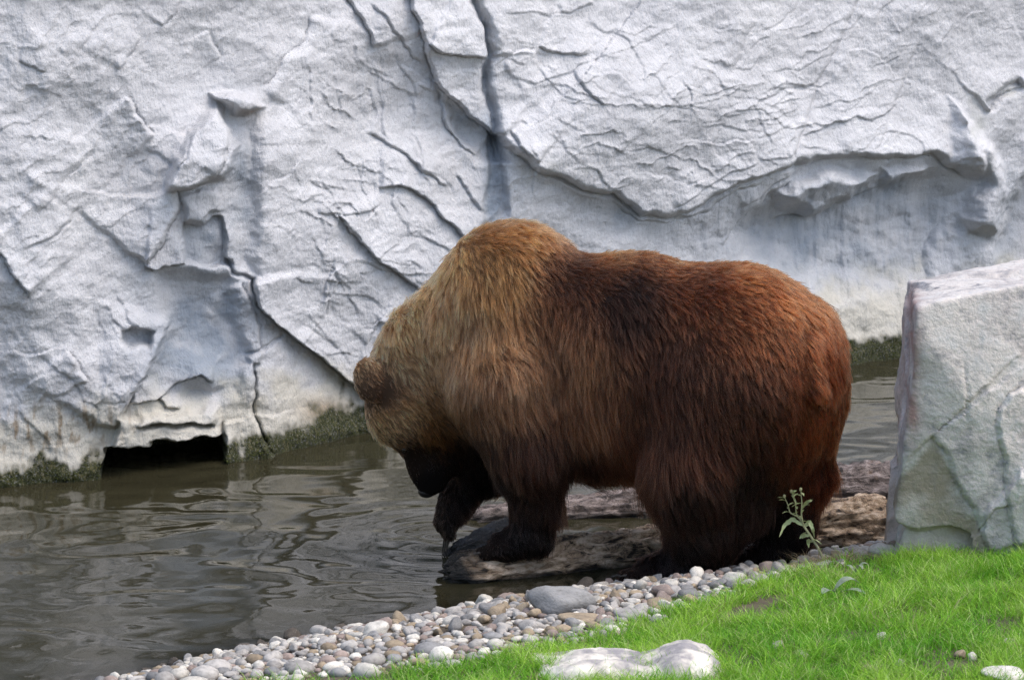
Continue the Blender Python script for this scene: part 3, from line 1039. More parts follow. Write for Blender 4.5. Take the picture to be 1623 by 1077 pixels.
for dx, dl in [(-6, -0.055), (-14, -0.03), (-18, 0.0), (-14, 0.03), (-4, 0.055)]:
    claw(774 + dx, 876, -0.21 + dl, 0.055, FWD + 0.1 * UPV)
for dx, dl in [(0, -0.06), (-10, -0.03), (-14, 0.0), (-10, 0.03), (0, 0.06)]:
    claw(998 + dx, 912, -0.20 + dl, 0.045, FWD + 0.15 * UPV)
for q, dl in enumerate((-0.05, -0.025, 0.0, 0.025, 0.05)):
    claw(706 + 3 * abs(q - 2), 852, 0.12 + dl, 0.05, FWD * 0.3 - UPV)


# ---------------------------------------------------------------- stones: star-shaped solids cut by planes
def cube_sphere(n):
    g = np.tan(np.linspace(-1, 1, n) * math.pi / 4)
    a, b = np.meshgrid(g, g, indexing='ij')
    one = np.ones_like(a)
    sides = [(one, a, b), (-one, b, a), (b, one, a), (a, -one, b), (a, b, one), (b, a, -one)]
    Vs, Fs = [], []
    f = grid_faces(n, n)
    for k, s_ in enumerate(sides):
        Vs.append(np.stack(s_, -1).reshape(-1, 3)); Fs.append(f + k * n * n)
    Vs = np.concatenate(Vs); Fs = np.concatenate(Fs)
    Vs /= np.linalg.norm(Vs, axis=1, keepdims=True)
    key = np.round(Vs * 1e5).astype(np.int64)
    _, first, inv = np.unique(key, axis=0, return_index=True, return_inverse=True)
    inv = inv.ravel()
    return Vs[first], inv[Fs]


def cut_solid(D, planes, soft=0.03):
    """radius along each direction to the (slightly rounded) hull of planes [(normal, offset)]"""
    r = np.full(len(D), 9.0)
    for n_, o_ in planes:
        n_ = np.asarray(n_, float); n_ = n_ / np.linalg.norm(n_)
        dn = D @ n_
        rr = np.where(dn > 1e-3, o_ / np.maximum(dn, 1e-3), 9.0)
        hq = np.clip(0.5 + 0.5 * (rr - r) / soft, 0, 1)
        r = rr * (1 - hq) + r * hq - soft * hq * (1 - hq)
    return r


# --- big block on the right
B0 = ground_at(1455, 892)
BC = np.array([B0[0] + 0.64, B0[1] + 0.42, 0.56])
D, Fq = cube_sphere(200)
fl = np.array([1.13, 0.16]); fl /= np.linalg.norm(fl)
fnorm = np.array([fl[1], -fl[0], 0.05])
pl = [(fnorm, 0.41), ((-1, 0.10, 0.06), 0.655), ((-0.17, 0.03, 1), 0.648), ((1, 0.1, 0.1), 0.75), ((-0.1, 1, 0.05), 0.5), ((0, 0, -1), 0.75),
      ((-0.45, 0.0, 1.0), 0.78),
      ((-0.70, -0.70, -0.15), 0.765), ((-0.20, -0.95, -0.20), 0.505), ((0.45, -0.9, -0.15), 0.52)]
r = cut_solid(D, pl, 0.022)
Vb = D * r[:, None]
nz_ = fbm3(Vb * 3.0 + 2, 3) * 0.016 + fbm3(Vb * 11, 3) * 0.005
rd = fbm3(Vb * np.array([2.2, 2.2, 1.3]) + 20, 3)
frg = np.random.default_rng(12)
seeds = Vb[frg.choice(len(Vb), 46, replace=False)]
dn_ = np.linalg.norm((Vb[:, None, :] + 0.05 * np.stack([n3(Vb * 7 + q * 9) for q in range(3)], 1)[:, None, :] - seeds[None]) * np.array([1, 1, 0.7]), axis=2)
k1 = np.argsort(dn_, axis=1)[:, :2]
tl_ = frg.normal(size=(46, 3)) * 0.17; of_ = frg.normal(size=46) * 0.014
ii = np.arange(len(Vb))
f1 = np.sum(tl_[k1[:, 0]] * (Vb - seeds[k1[:, 0]]), 1) + of_[k1[:, 0]]
f2 = np.sum(tl_[k1[:, 1]] * (Vb - seeds[k1[:, 1]]), 1) + of_[k1[:, 1]]
bl_ = sstep(0, 0.022, dn_[ii, k1[:, 1]] - dn_[ii, k1[:, 0]])
fm_ = 0.40 + 0.60 * sstep(0.30, -0.05, Vb[:, 2] + 0.25 * fbm3(Vb * 2.5 + 60, 2))
f1 = np.minimum(f1, 0.006) * fm_; f2 = np.minimum(f2, 0.006) * fm_
nz_ += f1 * (0.5 + 0.5 * bl_) + f2 * (0.5 - 0.5 * bl_) + 0.0028 * fbm3(Vb * 40, 2)
Vb = Vb + D * nz_[:, None]
# flakes and cracks drawn on the front face
bpx, bpy_ = project(Vb + BC)
QX = (bpx + 4 * fbm3(Vb * 16 + 3, 3)).astype(np.float32); QY = (bpy_ + 4 * fbm3(Vb * 16 + 30, 3)).astype(np.float32)
Hh = np.zeros_like(QX)
ledge([(1424, 762), (1448, 718), (1478, 690), (1500, 718), (1516, 765), (1545, 805), (1566, 880)], 0.036, 120, -1, 2.5, 0.04)
ledge([(1623, 612), (1600, 626), (1580, 652), (1580, 692), (1594, 722), (1592, 785), (1612, 870)], 0.028, 110, -1, 2.5, 0.03)
ledge([(1545, 850), (1572, 806), (1600, 796)], 0.016, 40, -1, 2, 0.1)
crack([(1530, 572), (1534, 620), (1528, 668)], 0.008, 2.2)
front = sstep(0.2, 0.6, D @ (fnorm / np.linalg.norm(fnorm)))
Vb = Vb + (fnorm / np.linalg.norm(fnorm))[None, :] * (Hh * front)[:, None]
bme = mesh_np('boulder', Vb, Fq)
# rusty-pink seam down the left arris and ochre on the broken lower corner
wp = Vb + BC
bpx, bpy_ = project(wp)
pink = np.exp(-((bpx - 1446) / 13) ** 2) * sstep(430, 480, bpy_) * sstep(740, 660, bpy_) * np.clip(0.75 + fbm3(Vb * 9, 3), 0, 1)
chip_y = np.where(bpx < 1478, 690 + 1.3 * (1478 - bpx), 690 + 1.9 * (bpx - 1478))
ochre = sstep(-6, 14, bpy_ - chip_y + 8 * fbm3(Vb * 14, 3)) * np.clip(0.7 + 0.9 * fbm3(Vb * 6 + 4, 3), 0, 1)
add_col(bme, 'stain', np.stack([pink, ochre, np.zeros_like(pink)], 1))
t = NT('boulder_stone')
c = t.coord()
st = t.sep(t.attr('stain').outputs['Color'])
na, nb, nf = t.noise(c, 3.5, 6, 0.62), t.noise(c, 13, 6, 0.65), t.noise(c, 75, 5, 0.6)
base = t.ramp(na, [(0.36, (0.43, 0.395, 0.37)), (0.5, (0.575, 0.525, 0.48)), (0.64, (0.69, 0.635, 0.57))])
base = t.mix(t.ramp(nb, [(0.46, 0.0), (0.66, 0.8)]), base, (0.62, 0.61, 0.58))
base = t.mix(t.ramp(nb, [(0.32, 0.75), (0.46, 0.0)]), base, (0.22, 0.225, 0.24))
base = t.mix(t.math('MULTIPLY', st[0], 0.75), base, (0.27, 0.13, 0.105))
base = t.mix(t.math('MULTIPLY', st[1], 0.8), base, (0.27, 0.225, 0.15))
base = t.mix(t.ramp(t.noise(c, 9, 5, 0.6, (1, 1, 0.2)), [(0.60, 0.0), (0.72, 0.55)]), base, (0.20, 0.20, 0.205))
MAT_BOULDER = t.out(base, 0.8, t.bump(t.math('ADD', nb, t.math('MULTIPLY', nf, 0.5)), 0.65, 0.016), 0.35)
boulder = obj('boulder', bme, MAT_BOULDER, loc=BC)
tag(boulder, 'big pale grey block of stone with a pinkish seam standing in the grass', 'boulder')

# --- low stone in front, its top only just in view
F0 = at_depth(1005, 1040, 8.35)
D, Fq = cube_sphere(110)
pl = [((0, -1, 0.4), 0.20), ((0.1, 1, 0.5), 0.20), ((-0.62, -0.1, 0.75), 0.265), ((0.7, 0, 0.65), 0.27), ((-0.05, 0.1, 1), 0.15), ((0.1, -0.35, 1), 0.185), ((0, 0, -1), 0.25), ((-1, 0, 0), 0.33), ((1, 0, 0), 0.33)]
r = cut_solid(D, pl, 0.05)
Vf = D * r[:, None]
Vf[:, 2] += 0.012 * np.exp(-((Vf[:, 0] + 0.11) / 0.09) ** 2) * sstep(0, 0.1, Vf[:, 2]) + 0.030 * np.exp(-((Vf[:, 0] - 0.15) / 0.075) ** 2) * sstep(0, 0.1, Vf[:, 2]) - 0.012 * np.exp(-((Vf[:, 0] - 0.03) / 0.05) ** 2) * sstep(0, 0.1, Vf[:, 2])
Vf += D * (fbm3(Vf * 7 + 8, 3) * 0.018 + fbm3(Vf * 26, 3) * 0.004)[:, None]
fme = mesh_np('foreground_stone', Vf, Fq)
t = NT('chalky_stone')
c = t.coord()
na, nf = t.noise(c, 9, 5, 0.6), t.noise(c, 70, 5, 0.6)
base = t.ramp(na, [(0.40, (0.30, 0.28, 0.275)), (0.5, (0.58, 0.53, 0.46)), (0.6, (0.78, 0.73, 0.63))])
MAT_CHALK = t.out(base, 0.85, t.bump(nf, 0.35, 0.008))
fgz = F0[2] - 0.152
fstone = obj('stone', fme, MAT_CHALK, loc=(F0[0], F0[1], fgz))
tag(fstone, 'broad cream white humped stone lying low in front of the grass', 'stone')


# ---------------------------------------------------------------- logs
def log_mesh(name, a, b, r0, r1, nu=260, nv=84, seed=0, bend=(0, 0), ragged=0.05):
    a = np.asarray(a, float); b = np.asarray(b, float)
    L = np.linalg.norm(b - a); T = (b - a) / L
    S = np.cross(T, UPV); S /= np.linalg.norm(S); Nn = np.cross(S, T)
    uu = np.linspace(0, 1, nu); vv = np.arange(nv) * 2 * np.pi / nv
    Ug, Vg = np.meshgrid(uu, vv, indexing='ij')
    cx, cy = np.cos(Vg), np.sin(Vg)
    Q = np.stack([Ug * L, cx * 0.3, cy * 0.3], -1)
    rad = r0 + (r1 - r0) * Ug
    g1 = fbm3(np.stack([Ug * L * 1.6, cx * 2.2, cy * 2.2], -1) + seed, 3)
    g2 = fbm3(np.stack([Ug * L * 3.0, cx * 7, cy * 7], -1) + seed + 9, 3)
    g3 = fbm3(np.stack([Ug * L * 26, cx * 10, cy * 10], -1) + seed + 5, 2)
    plate = np.sign(g2) * np.abs(g2) ** 0.6
    g4 = fbm3(np.stack([Ug * L * 14, cx * 5, cy * 5], -1) + seed + 25, 3)
    rad = rad * (1 + 0.16 * g1 + 0.10 * plate + 0.05 * g3 + 0.07 * np.sign(g4) * np.abs(g4) ** 0.5)
    endt = sstep(0, 0.03, Ug) * sstep(1, 0.985, Ug)
    rad = rad * (0.55 + 0.45 * endt)
    sh = ragged * fbm3(np.stack([cx * 2.5, cy * 2.5, 0 * cx], -1) + seed + 3, 3) * (sstep(0.10, 0.0, Ug) - sstep(0.93, 1, Ug))
    ctr = a[None, None] + T * ((Ug * L) + sh)[..., None] + S * (bend[0] * np.sin(Ug * np.pi))[..., None] + Nn * (bend[1] * np.sin(Ug * np.pi))[..., None]
    Vl = (ctr + S * (cx * rad)[..., None] + Nn * (cy * rad)[..., None]).reshape(-1, 3)
    Fl_ = grid_faces(nu, nv, True)
    # sunken end grain
    e0 = Vl[:nv]; e1_ = Vl[-nv:]
    rings = []
    Fx = []
    base_i = len(Vl)
    for (ring, idx0, sgn) in ((e0, 0, 1), (e1_, (nu - 1) * nv, -1)):
        m = ring.mean(0)
        inner = m + (ring - m) * 0.55 + T * sgn * 0.015
        core = m + (ring - m) * 0.02 + T * sgn * 0.03
        i0 = base_i + sum(len(x) for x in rings)
        rings += [inner, core]
        j = np.arange(nv); j2 = (j + 1) % nv
        Fx.append(np.stack([idx0 + j, idx0 + j2, i0 + j2, i0 + j], 1)[:, ::sgn])
        Fx.append(np.stack([i0 + j, i0 + j2, i0 + nv + j2, i0 + nv + j], 1)[:, ::sgn])
    Vl = np.concatenate([Vl] + rings)
    me = mesh_np(name, Vl, np.concatenate([Fl_] + Fx)[:, ::-1])
    return me, Vl


def wood(name, pale, mid, dark, axis):
    t = NT(name)
    c = t.coord()
    mp = t.new('ShaderNodeMapping')
    mp.inputs['Rotation'].default_value = (0, 0, -axis)
    t.l.new(c, mp.inputs[0]); v = mp.outputs[0]
    g = t.noise(v, 26, 7, 0.72, (0.45, 1, 1), 0.6)
    g2 = t.noise(v, 85, 5, 0.65, (0.35, 1, 1))
    bl = t.noise(v, 7, 5, 0.6)
    colr = t.ramp(g, [(0.40, dark), (0.49, mid), (0.60, pale)])
    colr = t.mix(t.ramp(bl, [(0.5, 0.0), (0.72, 0.6)]), colr, dark)
    colr = t.mix(t.ramp(t.noise(v, 11, 4, 0.6), [(0.60, 0.0), (0.72, 0.55)]), colr, (0.20, 0.10, 0.025))
    wet = t.attr('wet').outputs['Fac']
    colr = t.mix(wet, colr, (0.010, 0.009, 0.007))
    hgt = t.math('ADD', g, t.math('MULTIPLY', g2, 0.6))
    ro = t.mix(wet, 0.75, 0.22)
    return t.out(colr, ro, t.bump(hgt, 1.0, 0.022), 0.5)


LA = at_z(716, 928, 0.0); LB = np.array([1.42, 11.24, 0.02])
la = np.array([LA[0] - 0.02, LA[1] + 0.09, 0.012]); lb = LB + np.array([0.1, 0.12, 0.03])
me, Vl = log_mesh('log', la, lb, 0.088, 0.125, seed=4)
lp, lq = project(Vl)
wet = sstep(785, 725, lp + 22 * fbm3(Vl * 14, 3)) + sstep(0.022, -0.005, Vl[:, 2] + 0.012 * fbm3(Vl * 12, 2))
add_col(me, 'wet', np.stack([np.clip(wet, 0, 1)] * 3, 1))
axis_l = math.atan2(lb[1] - la[1], lb[0] - la[0])
log1 = obj('log', me, wood('bark_wood', (0.78, 0.62, 0.46), (0.46, 0.32, 0.20), (0.035, 0.024, 0.015), axis_l))
tag(log1, 'knobbly brown log with a black wet end under the bear\'s forepaw', 'log')
ua = at_z(738, 838, -0.03); ub = np.array([2.2, 12.05, 0.06])
me, Vl = log_mesh('log', ua + np.array([0, 0.10, -0.012]), ub, 0.075, 0.165, seed=15, bend=(0, 0.015))
wet = 0.8 * sstep(0.04, 0.0, Vl[:, 2] + 0.02 * fbm3(Vl * 10, 2)) + 0.25 * sstep(0.1, 0.5, fbm3(Vl * 5, 3))
add_col(me, 'wet', np.stack([np.clip(wet, 0, 1)] * 3, 1))
log2 = obj('log', me, wood('weathered_wood', (0.40, 0.335, 0.31), (0.20, 0.16, 0.145), (0.04, 0.032, 0.029), math.atan2(ub[1] - ua[1], ub[0] - ua[0])))
tag(log2, 'smooth weathered grey log half sunk in the pond beyond the bear', 'log')
# dark soaked stump beside the paw
sa = at_z(722, 884, 0.0); sb = sa + np.array([0.24, 0.16, 0.035])
me, Vl = log_mesh('stump', sa + np.array([0, 0.05, -0.03]), sb + np.array([0, 0.05, 0.0]), 0.07, 0.085, nu=90, seed=33)
add_col(me, 'wet', np.ones((len(Vl), 3)) * 0.93)
stump = obj('sunken_branch', me, wood('soaked_wood', (0.2, 0.17, 0.13), (0.07, 0.055, 0.04), (0.02, 0.016, 0.012), 0.6))
tag(stump, 'black soaked branch stub between the bear\'s two forepaws', 'branch')

# ---------------------------------------------------------------- shingle
PAL = {'pale grey': (0.385, 0.36, 0.325), 'chalk white': (0.58, 0.545, 0.47), 'mid grey': (0.235, 0.23, 0.22), 'tan': (0.32, 0.25, 0.165), 'dusky pink': (0.29, 0.225, 0.19), 'dark wet': (0.075, 0.06, 0.045)}
WGT = [0.36, 0.22, 0.16, 0.13, 0.13]
t = NT('pebble_stone')
c = t.coord()
oi = t.new('ShaderNodeObjectInfo')
mp = t.new('ShaderNodeVectorMath', operation='ADD'); t.l.new(c, mp.inputs[0])
sc_ = t.new('ShaderNodeVectorMath', operation='SCALE'); t.l.new(oi.outputs['Location'], sc_.inputs[0]); sc_.inputs['Scale'].default_value = 7.0
t.l.new(sc_.outputs[0], mp.inputs[1])
na, nf = t.noise(mp.outputs[0], 1.6, 5, 0.65), t.noise(mp.outputs[0], 9, 4, 0.6)
colr = t.mix(0.8, oi.outputs['Color'], t.ramp(na, [(0.3, 0.55), (0.5, 1.0), (0.72, 1.25)]), 'MULTIPLY')
colr = t.mix(t.ramp(nf, [(0.52, 0.0), (0.7, 0.16)]), colr, (0.50, 0.48, 0.43))
colr = t.mix(t.ramp(nf, [(0.30, 0.5), (0.44, 0.0)]), colr, (0.10, 0.085, 0.065))
MAT_PEB = t.out(colr, 0.7, t.bump(nf, 0.25, 0.03), 0.4)
PEBS = []
for k in range(14):
    bm = bmesh.new()
    bmesh.ops.create_icosphere(bm, subdivisions=3, radius=1)
    rg_ = np.random.default_rng(100 + k)
    cuts = [(rg_.normal(size=3), 0.58 + 0.34 * rg_.random()) for _ in range(9)]
    co = np.array([v.co[:] for v in bm.verts])
    rr = np.minimum(cut_solid(co, cuts, 0.13), 1.0)
    co = co * rr[:, None] * (1 + 0.10 * n3(co * 1.3 + k * 7))[:, None]
    for v, p in zip(bm.verts, co):
        v.co = Vector(p)
    me = bpy.data.meshes.new('pebble'); bm.to_mesh(me); bm.free()
    me.polygons.foreach_set('use_smooth', np.ones(len(me.polygons), bool))
    me.materials.append(MAT_PEB)
    PEBS.append(me)

# candidate spots on the strip between the waterline and the turf
cand = []
prg = np.random.default_rng(21)
cell = {}


def try_add(x, y, r, force=False):
    kx, ky = int(x / 0.06), int(y / 0.06)
    if not force:
        for i in range(kx - 2, kx + 3):
            for j in range(ky - 2, ky + 3):
                for (qx, qy, qr) in cell.get((i, j), ()):
                    if (qx - x) ** 2 + (qy - y) ** 2 < (0.80 * (qr + r)) ** 2:
                        return False
    cell.setdefault((kx, ky), []).append((x, y, r))
    return True


SPECIAL = [  # px, py, rx, ry, rz (m), colour, label
    (888, 968, 0.125, 0.085, 0.060, 'mid grey', 'largest smooth flat grey stone on the shingle by the water'),
    (925, 985, 0.085, 0.05, 0.022, 'tan', 'flat brownish slab of stone lying against the largest grey stone'),
    (590, 991, 0.032, 0.03, 0.026, 'tan', 'rusty tan cobble at the water\'s edge on the shingle'),
    (634, 990, 0.03, 0.03, 0.035, 'tan', 'yellow brown knobbly stone standing up at the water\'s edge'),
    (597, 1006, 0.055, 0.04, 0.032, 'chalk white', 'large white pitted cobble just behind the rusty tan one'),
    (1052, 946, 0.045, 0.04, 0.034, 'dusky pink', 'pinkish brown round cobble in front of the bear\'s hind paw'),
    (1092, 951, 0.045, 0.04, 0.030, 'mid grey', 'blue grey cobble beside the pinkish one under the hind paw'),
    (1213, 907, 0.036, 0.03, 0.030, 'dusky pink', 'rounded beige cobble by the far hind paw'),
    (845, 1000, 0.05, 0.04, 0.026, 'pale grey', 'long pale cobble below the largest grey stone'),
    (1400, 880, 0.06, 0.04, 0.030, 'chalk white', 'white cobble at the foot of the boulder'),
    (1000, 980, 0.06, 0.04, 0.028, 'pale grey', 'broad pale grey cobble at the edge of the turf'),
    (1375, 868, 0.06, 0.04, 0.022, 'pale grey', 'flat grey cobble between the logs and the boulder'),
]
sp_placed = []
for (px, py, rx, ry, rz, cname, lab) in SPECIAL:
    p = ground_at(px, py)
    try_add(p[0], p[1], (rx + ry) * 0.5, True)
    sp_placed.append((p[0], p[1], rx, ry, rz, cname, lab))
x0, x1 = -1.6, 2.0
for stage, (rmin, rmax, n) in enumerate([(0.028, 0.044, 240), (0.017, 0.028, 4200), (0.011, 0.018, 12000), (0.006, 0.010, 16000)]):
    xs = prg.uniform(x0, x1, n); ys = prg.uniform(8.4, 11.6, n); rs = prg.uniform(rmin, rmax, n)
    ss = shore_s(xs, ys); gs = grass_s(xs, ys)
    edge = 0.05 * n2(xs * 6, ys * 6)
    ok = (ss > -0.24 + edge) & (gs < 0.02 + edge) & ((ss > -0.01 + 0.6 * edge) | (prg.random(n) < 0.5 * np.exp(np.minimum(ss, 0) / 0.07)))
    ok &= prg.random(n) < sstep(-1.5, -0.9, xs) + 0.3
    for x, y, rad_, s_, g_ in zip(xs[ok], ys[ok], rs[ok], ss[ok], gs[ok]):
        if try_add(x, y, rad_):
            cand.append((x, y, rad_, s_, g_))
# what the camera can see best: larger and nearer first
pp = np.array([(c_[0], c_[1], 0.02) for c_ in cand])
vpx, vpy = project(pp)
vis = (vpx > -5) & (vpx < 1430) & (vpy < 1080)
order = sorted(range(len(cand)), key=lambda i: (-(cand[i][2] / cand[i][1]) if vis[i] else 1.0))
first = set([i for i in order[:288] if vis[i]])
def pebble_words(x, y, rad_, asp, fl_, s_, g_, cname):
    """what sets this pebble apart: size, colour, form, and what it lies beside"""
    px_, _ = project(np.array([x, y, 0.02]))
    size = 'large' if rad_ > 0.033 else 'medium' if rad_ > 0.026 else 'small'
    form = 'flat' if fl_ < 0.60 else 'oval' if asp < 0.80 else 'round'
    row = 'at the waterline' if s_ < 0.05 else 'against the turf' if g_ > -0.08 else 'in mid shingle'
    near = [(430, 'on the thin tail of the shingle'), (570, 'before the rusty tan cobble'), (720, 'between rusty tan cobble and log end'), (850, 'opposite the log\'s wet end'),
            (960, 'around the largest grey stone'), (1070, 'in front of the near hind paw'), (1190, 'between the two hind paws'), (1300, 'between far hind paw and thistle'), (9999, 'between thistle and boulder')]
    zone = next(w for lim, w in near if px_ < lim)
    return f'{size} {cname} {form} pebble {row} {zone}', f'shingle pebbles {zone}'


names5 = ['pale grey', 'chalk white', 'mid grey', 'tan', 'dusky pink']


def place_pebble(x, y, rx, ry, rz, cname, lab, grp, k, yaw, z=None):
    o = bpy.data.objects.new('pebble', PEBS[k % len(PEBS)])
    COL.objects.link(o)
    o.scale = (rx, ry, rz)
    o.location = (x, y, (gz(x, y) if z is None else z) + rz * 0.55)
    o.rotation_euler = (prg.normal() * (0.35 if rx < 0.05 else 0.06), prg.normal() * (0.35 if rx < 0.05 else 0.06), yaw)
    b = np.array(PAL[cname]) * (0.8 + 0.4 * prg.random())
    o.color = (*b, 1)
    tag(o, lab, 'pebble', grp)
    return o


for k, (x, y, rx, ry, rz, cname, lab) in enumerate(sp_placed):
    place_pebble(x, y, rx, ry, rz, cname, lab, None, k + 3, prg.uniform(-0.4, 0.4))
gV, gF, gC = [], [], []
bm = bmesh.new(); bmesh.ops.create_icosphere(bm, subdivisions=2, radius=1)
icoV = np.array([v.co[:] for v in bm.verts]); icoF = np.array([[v.index for v in f.verts] for f in bm.faces]); bm.free()
go = 0
cz = ground_z(np.array([c_[0] for c_ in cand]), np.array([c_[1] for c_ in cand]))
for i, (x, y, rad_, s_, g_) in enumerate(cand):
    wetp = s_ < 0.055 + 0.04 * prg.normal()
    cname = 'dark wet' if wetp and prg.random() < 0.8 else names5[prg.choice(5, p=WGT)]
    asp = prg.uniform(0.52, 1.0); fl_ = prg.uniform(0.42, 0.85)
    if i in first:
        lab, grp = pebble_words(x, y, rad_, asp, fl_, s_, g_, cname)
        place_pebble(x, y, rad_ * 1.12, rad_ * asp * 1.12, rad_ * fl_, cname, lab, grp, int(prg.integers(14)), prg.uniform(0, 6.28), float(cz[i]))
    else:
        yaw = prg.uniform(0, 6.28); ca2, sa2 = math.cos(yaw), math.sin(yaw)
        q = icoV * (1 + 0.16 * n3(icoV * 1.2 + i * 3.3))[:, None] * np.array([rad_ * 1.15, rad_ * asp * 1.1, rad_ * fl_])
        q = np.stack([q[:, 0] * ca2 - q[:, 1] * sa2, q[:, 0] * sa2 + q[:, 1] * ca2, q[:, 2]], 1) + np.array([x, y, cz[i] + rad_ * 0.35])
        gV.append(q); gF.append(icoF + go); go += len(q)
        gC.append(np.tile(np.array(PAL[cname]) * (0.75 + 0.5 * prg.random()), (len(q), 1)))
gme = mesh_np('gravel', np.concatenate(gV), np.concatenate(gF))
add_col(gme, 'tint', np.concatenate(gC))
t = NT('gravel_stone')
c = t.coord()
na = t.noise(c, 70, 4, 0.6)
colr = t.mix(0.8, t.attr('tint').outputs['Color'], t.ramp(na, [(0.3, 0.6), (0.5, 1.0), (0.72, 1.25)]), 'MULTIPLY')
gravel = obj('gravel', gme, t.out(colr, 0.72, t.bump(na, 0.3, 0.004), 0.4))
tag(gravel, 'small mixed gravel between the larger pebbles of the shingle', 'gravel', kind='stuff')

# stones lying loose in the turf
for k, (px, py, rx, rz, cname, lab) in enumerate([
    (1396, 1012, 0.026, 0.014, 'chalk white', 'small whitish stone half hidden in the turf'),
    (1425, 1058, 0.022, 0.016, 'pale grey', 'small grey stone poking from the short turf'),
    (1374, 1064, 0.030, 0.014, 'tan', 'flat tan stone sunk in the lower turf'),
    (1522, 1043, 0.020, 0.018, 'tan', 'little orange tan stone in a bare patch of turf'),
    (1540, 1046, 0.018, 0.018, 'chalk white', 'little white stone beside the orange tan one in the turf'),
    (1601, 1025, 0.030, 0.016, 'chalk white', 'whitish stone in the turf in front of the boulder'),
    (1596, 1076, 0.085, 0.022, 'chalk white', 'large white stone at the bottom of the turf slope'),
    (1232, 1026, 0.026, 0.012, 'pale grey', 'thin pale stone flake lying in the turf'),
    (1275, 1040, 0.030, 0.012, 'chalk white', 'whitish flake of stone in a worn bit of turf')]):
    p = ground_at(px, py)
    place_pebble(p[0], p[1], rx, rx * 0.8, rz, cname, lab, None, k, prg.uniform(0, 6), gz(p[0], p[1]) + rz * 0.1)

# ---------------------------------------------------------------- turf
def blades(P, Hgt, lean, width, tint, nseg=3):
    n = len(P)
    az = RNG.random(n) * 2 * np.pi
    fa = RNG.random(n) * 2 * np.pi
    dirx = np.stack([np.cos(az), np.sin(az), 0 * az], 1)
    sidex = np.stack([np.cos(fa), np.sin(fa), 0 * fa], 1)
    Vs = []
    for i in range(nseg + 1):
        q = i / nseg
        c_ = P + UPV * (Hgt * (q - 0.30 * lean * q * q))[:, None] + dirx * (Hgt * lean * q ** 1.8)[:, None]
        w = width * (1 - 0.92 * q ** 1.5)
        Vs.append(c_ - sidex * w[:, None]); Vs.append(c_ + sidex * w[:, None])
    Vs = np.stack(Vs, 1)
    k = 2 * (nseg + 1)
    base = (np.arange(n) * k)[:, None]
    Fs = np.concatenate([base + np.array([[2 * i, 2 * i + 1, 2 * i + 3, 2 * i + 2]]) for i in range(nseg)])
    cols = np.repeat(tint[:, None, :], k, 1)
    return Vs.reshape(-1, 3), Fs, cols.reshape(-1, 3)


NB = 330000
xs = RNG.uniform(-0.8, 2.35, NB); ys = RNG.uniform(7.8, 11.4, NB)
gsn = grass_s(xs, ys)
pn = fbm2(xs * 5, ys * 5, 3); pn2 = fbm2(xs * 1.7 + 8, ys * 1.7, 2)
vx_, vy_ = project(np.stack([xs, ys, ground_z(xs, ys) + 0.03], -1))
bare = np.exp(-((vx_ - 1195) / 60) ** 2 - ((vy_ - 950 + (vx_ - 1195) * 0.28) / 11) ** 2) + 0.7 * np.exp(-((vx_ - 1530) / 34) ** 2 - ((vy_ - 1038) / 14) ** 2) + 0.6 * np.exp(-((vx_ - 1330) / 50) ** 2 - ((vy_ - 893) / 9) ** 2) + 0.5 * np.exp(-((vx_ - 1600) / 40) ** 2 - ((vy_ - 972) / 9) ** 2)
thin_l = sstep(520, 800, vx_)
keep = (gsn > -0.05 + 0.06 * pn) & (RNG.random(NB) < np.clip((0.78 + 0.5 * pn) * np.clip(1 - 1.6 * bare, 0, 1) * (0.25 + 0.75 * thin_l) * sstep(-0.06, 0.06, gsn + 0.03), 0.0, 1)) & (vx_ < 1720) & (vx_ > 380)
inb = ((xs - BC[0]) * fl[0] + (ys - BC[1]) * fl[1])
xs, ys, pn, pn2, gsn, vx_, vy_ = [a[keep] for a in (xs, ys, pn, pn2, gsn, vx_, vy_)]
n = len(xs)
Pg = np.stack([xs, ys, ground_z(xs, ys) - 0.004], 1)
near_b = np.exp(-((vy_ - 893) / 26) ** 2) * sstep(1380, 1460, vx_)
Hgt = (0.026 + 0.050 * RNG.random(n) ** 2.2 + 0.024 * np.clip(pn, -1, 1) + 0.035 * near_b * RNG.random(n))
Hgt = np.maximum(Hgt, 0.016)
lean = 0.25 + 1.15 * RNG.random(n)
g0 = np.array([0.12, 0.36, 0.016]); g1c = np.array([0.33, 0.56, 0.055]); g2c = np.array([0.50, 0.62, 0.22]); g3c = np.array([0.30, 0.25, 0.14])
mixr = np.clip(0.5 + 0.6 * pn2 + 0.5 * pn + 0.35 * RNG.normal(size=n), 0, 1)[:, None]
tint = g0 * (1 - mixr) + g1c * mixr
pale = (RNG.random(n) < 0.08 + 0.10 * (pn > 0.2))[:, None]
tint = np.where(pale, g2c, tint)
dry = (RNG.random(n) < 0.035 + 0.25 * np.exp(-((vx_ - 1300) / 60) ** 2 - ((vy_ - 895) / 14) ** 2))[:, None]
tint = np.where(dry, g3c, tint) * (0.75 + 0.5 * RNG.random((n, 1)))
Vt, Ft, Ct = blades(Pg, Hgt, lean, 0.0012 + 0.0013 * RNG.random(n) ** 2, tint)
tme = mesh_np('grass', Vt, Ft)
add_col(tme, 'tint', Ct)
t = NT('grass_blade')
t.set(t.b, 'Base Color', t.attr('tint').outputs['Color'])
t.set(t.b, 'Roughness', 0.55)
t.set(t.b, 'Specular IOR Level', 0.3)
tl = t.new('ShaderNodeBsdfTranslucent'); t.l.new(t.attr('tint').outputs['Color'], tl.inputs[0])
ms = t.new('ShaderNodeMixShader'); ms.inputs[0].default_value = 0.35
t.l.new(t.b.outputs[0], ms.inputs[1]); t.l.new(tl.outputs[0], ms.inputs[2])
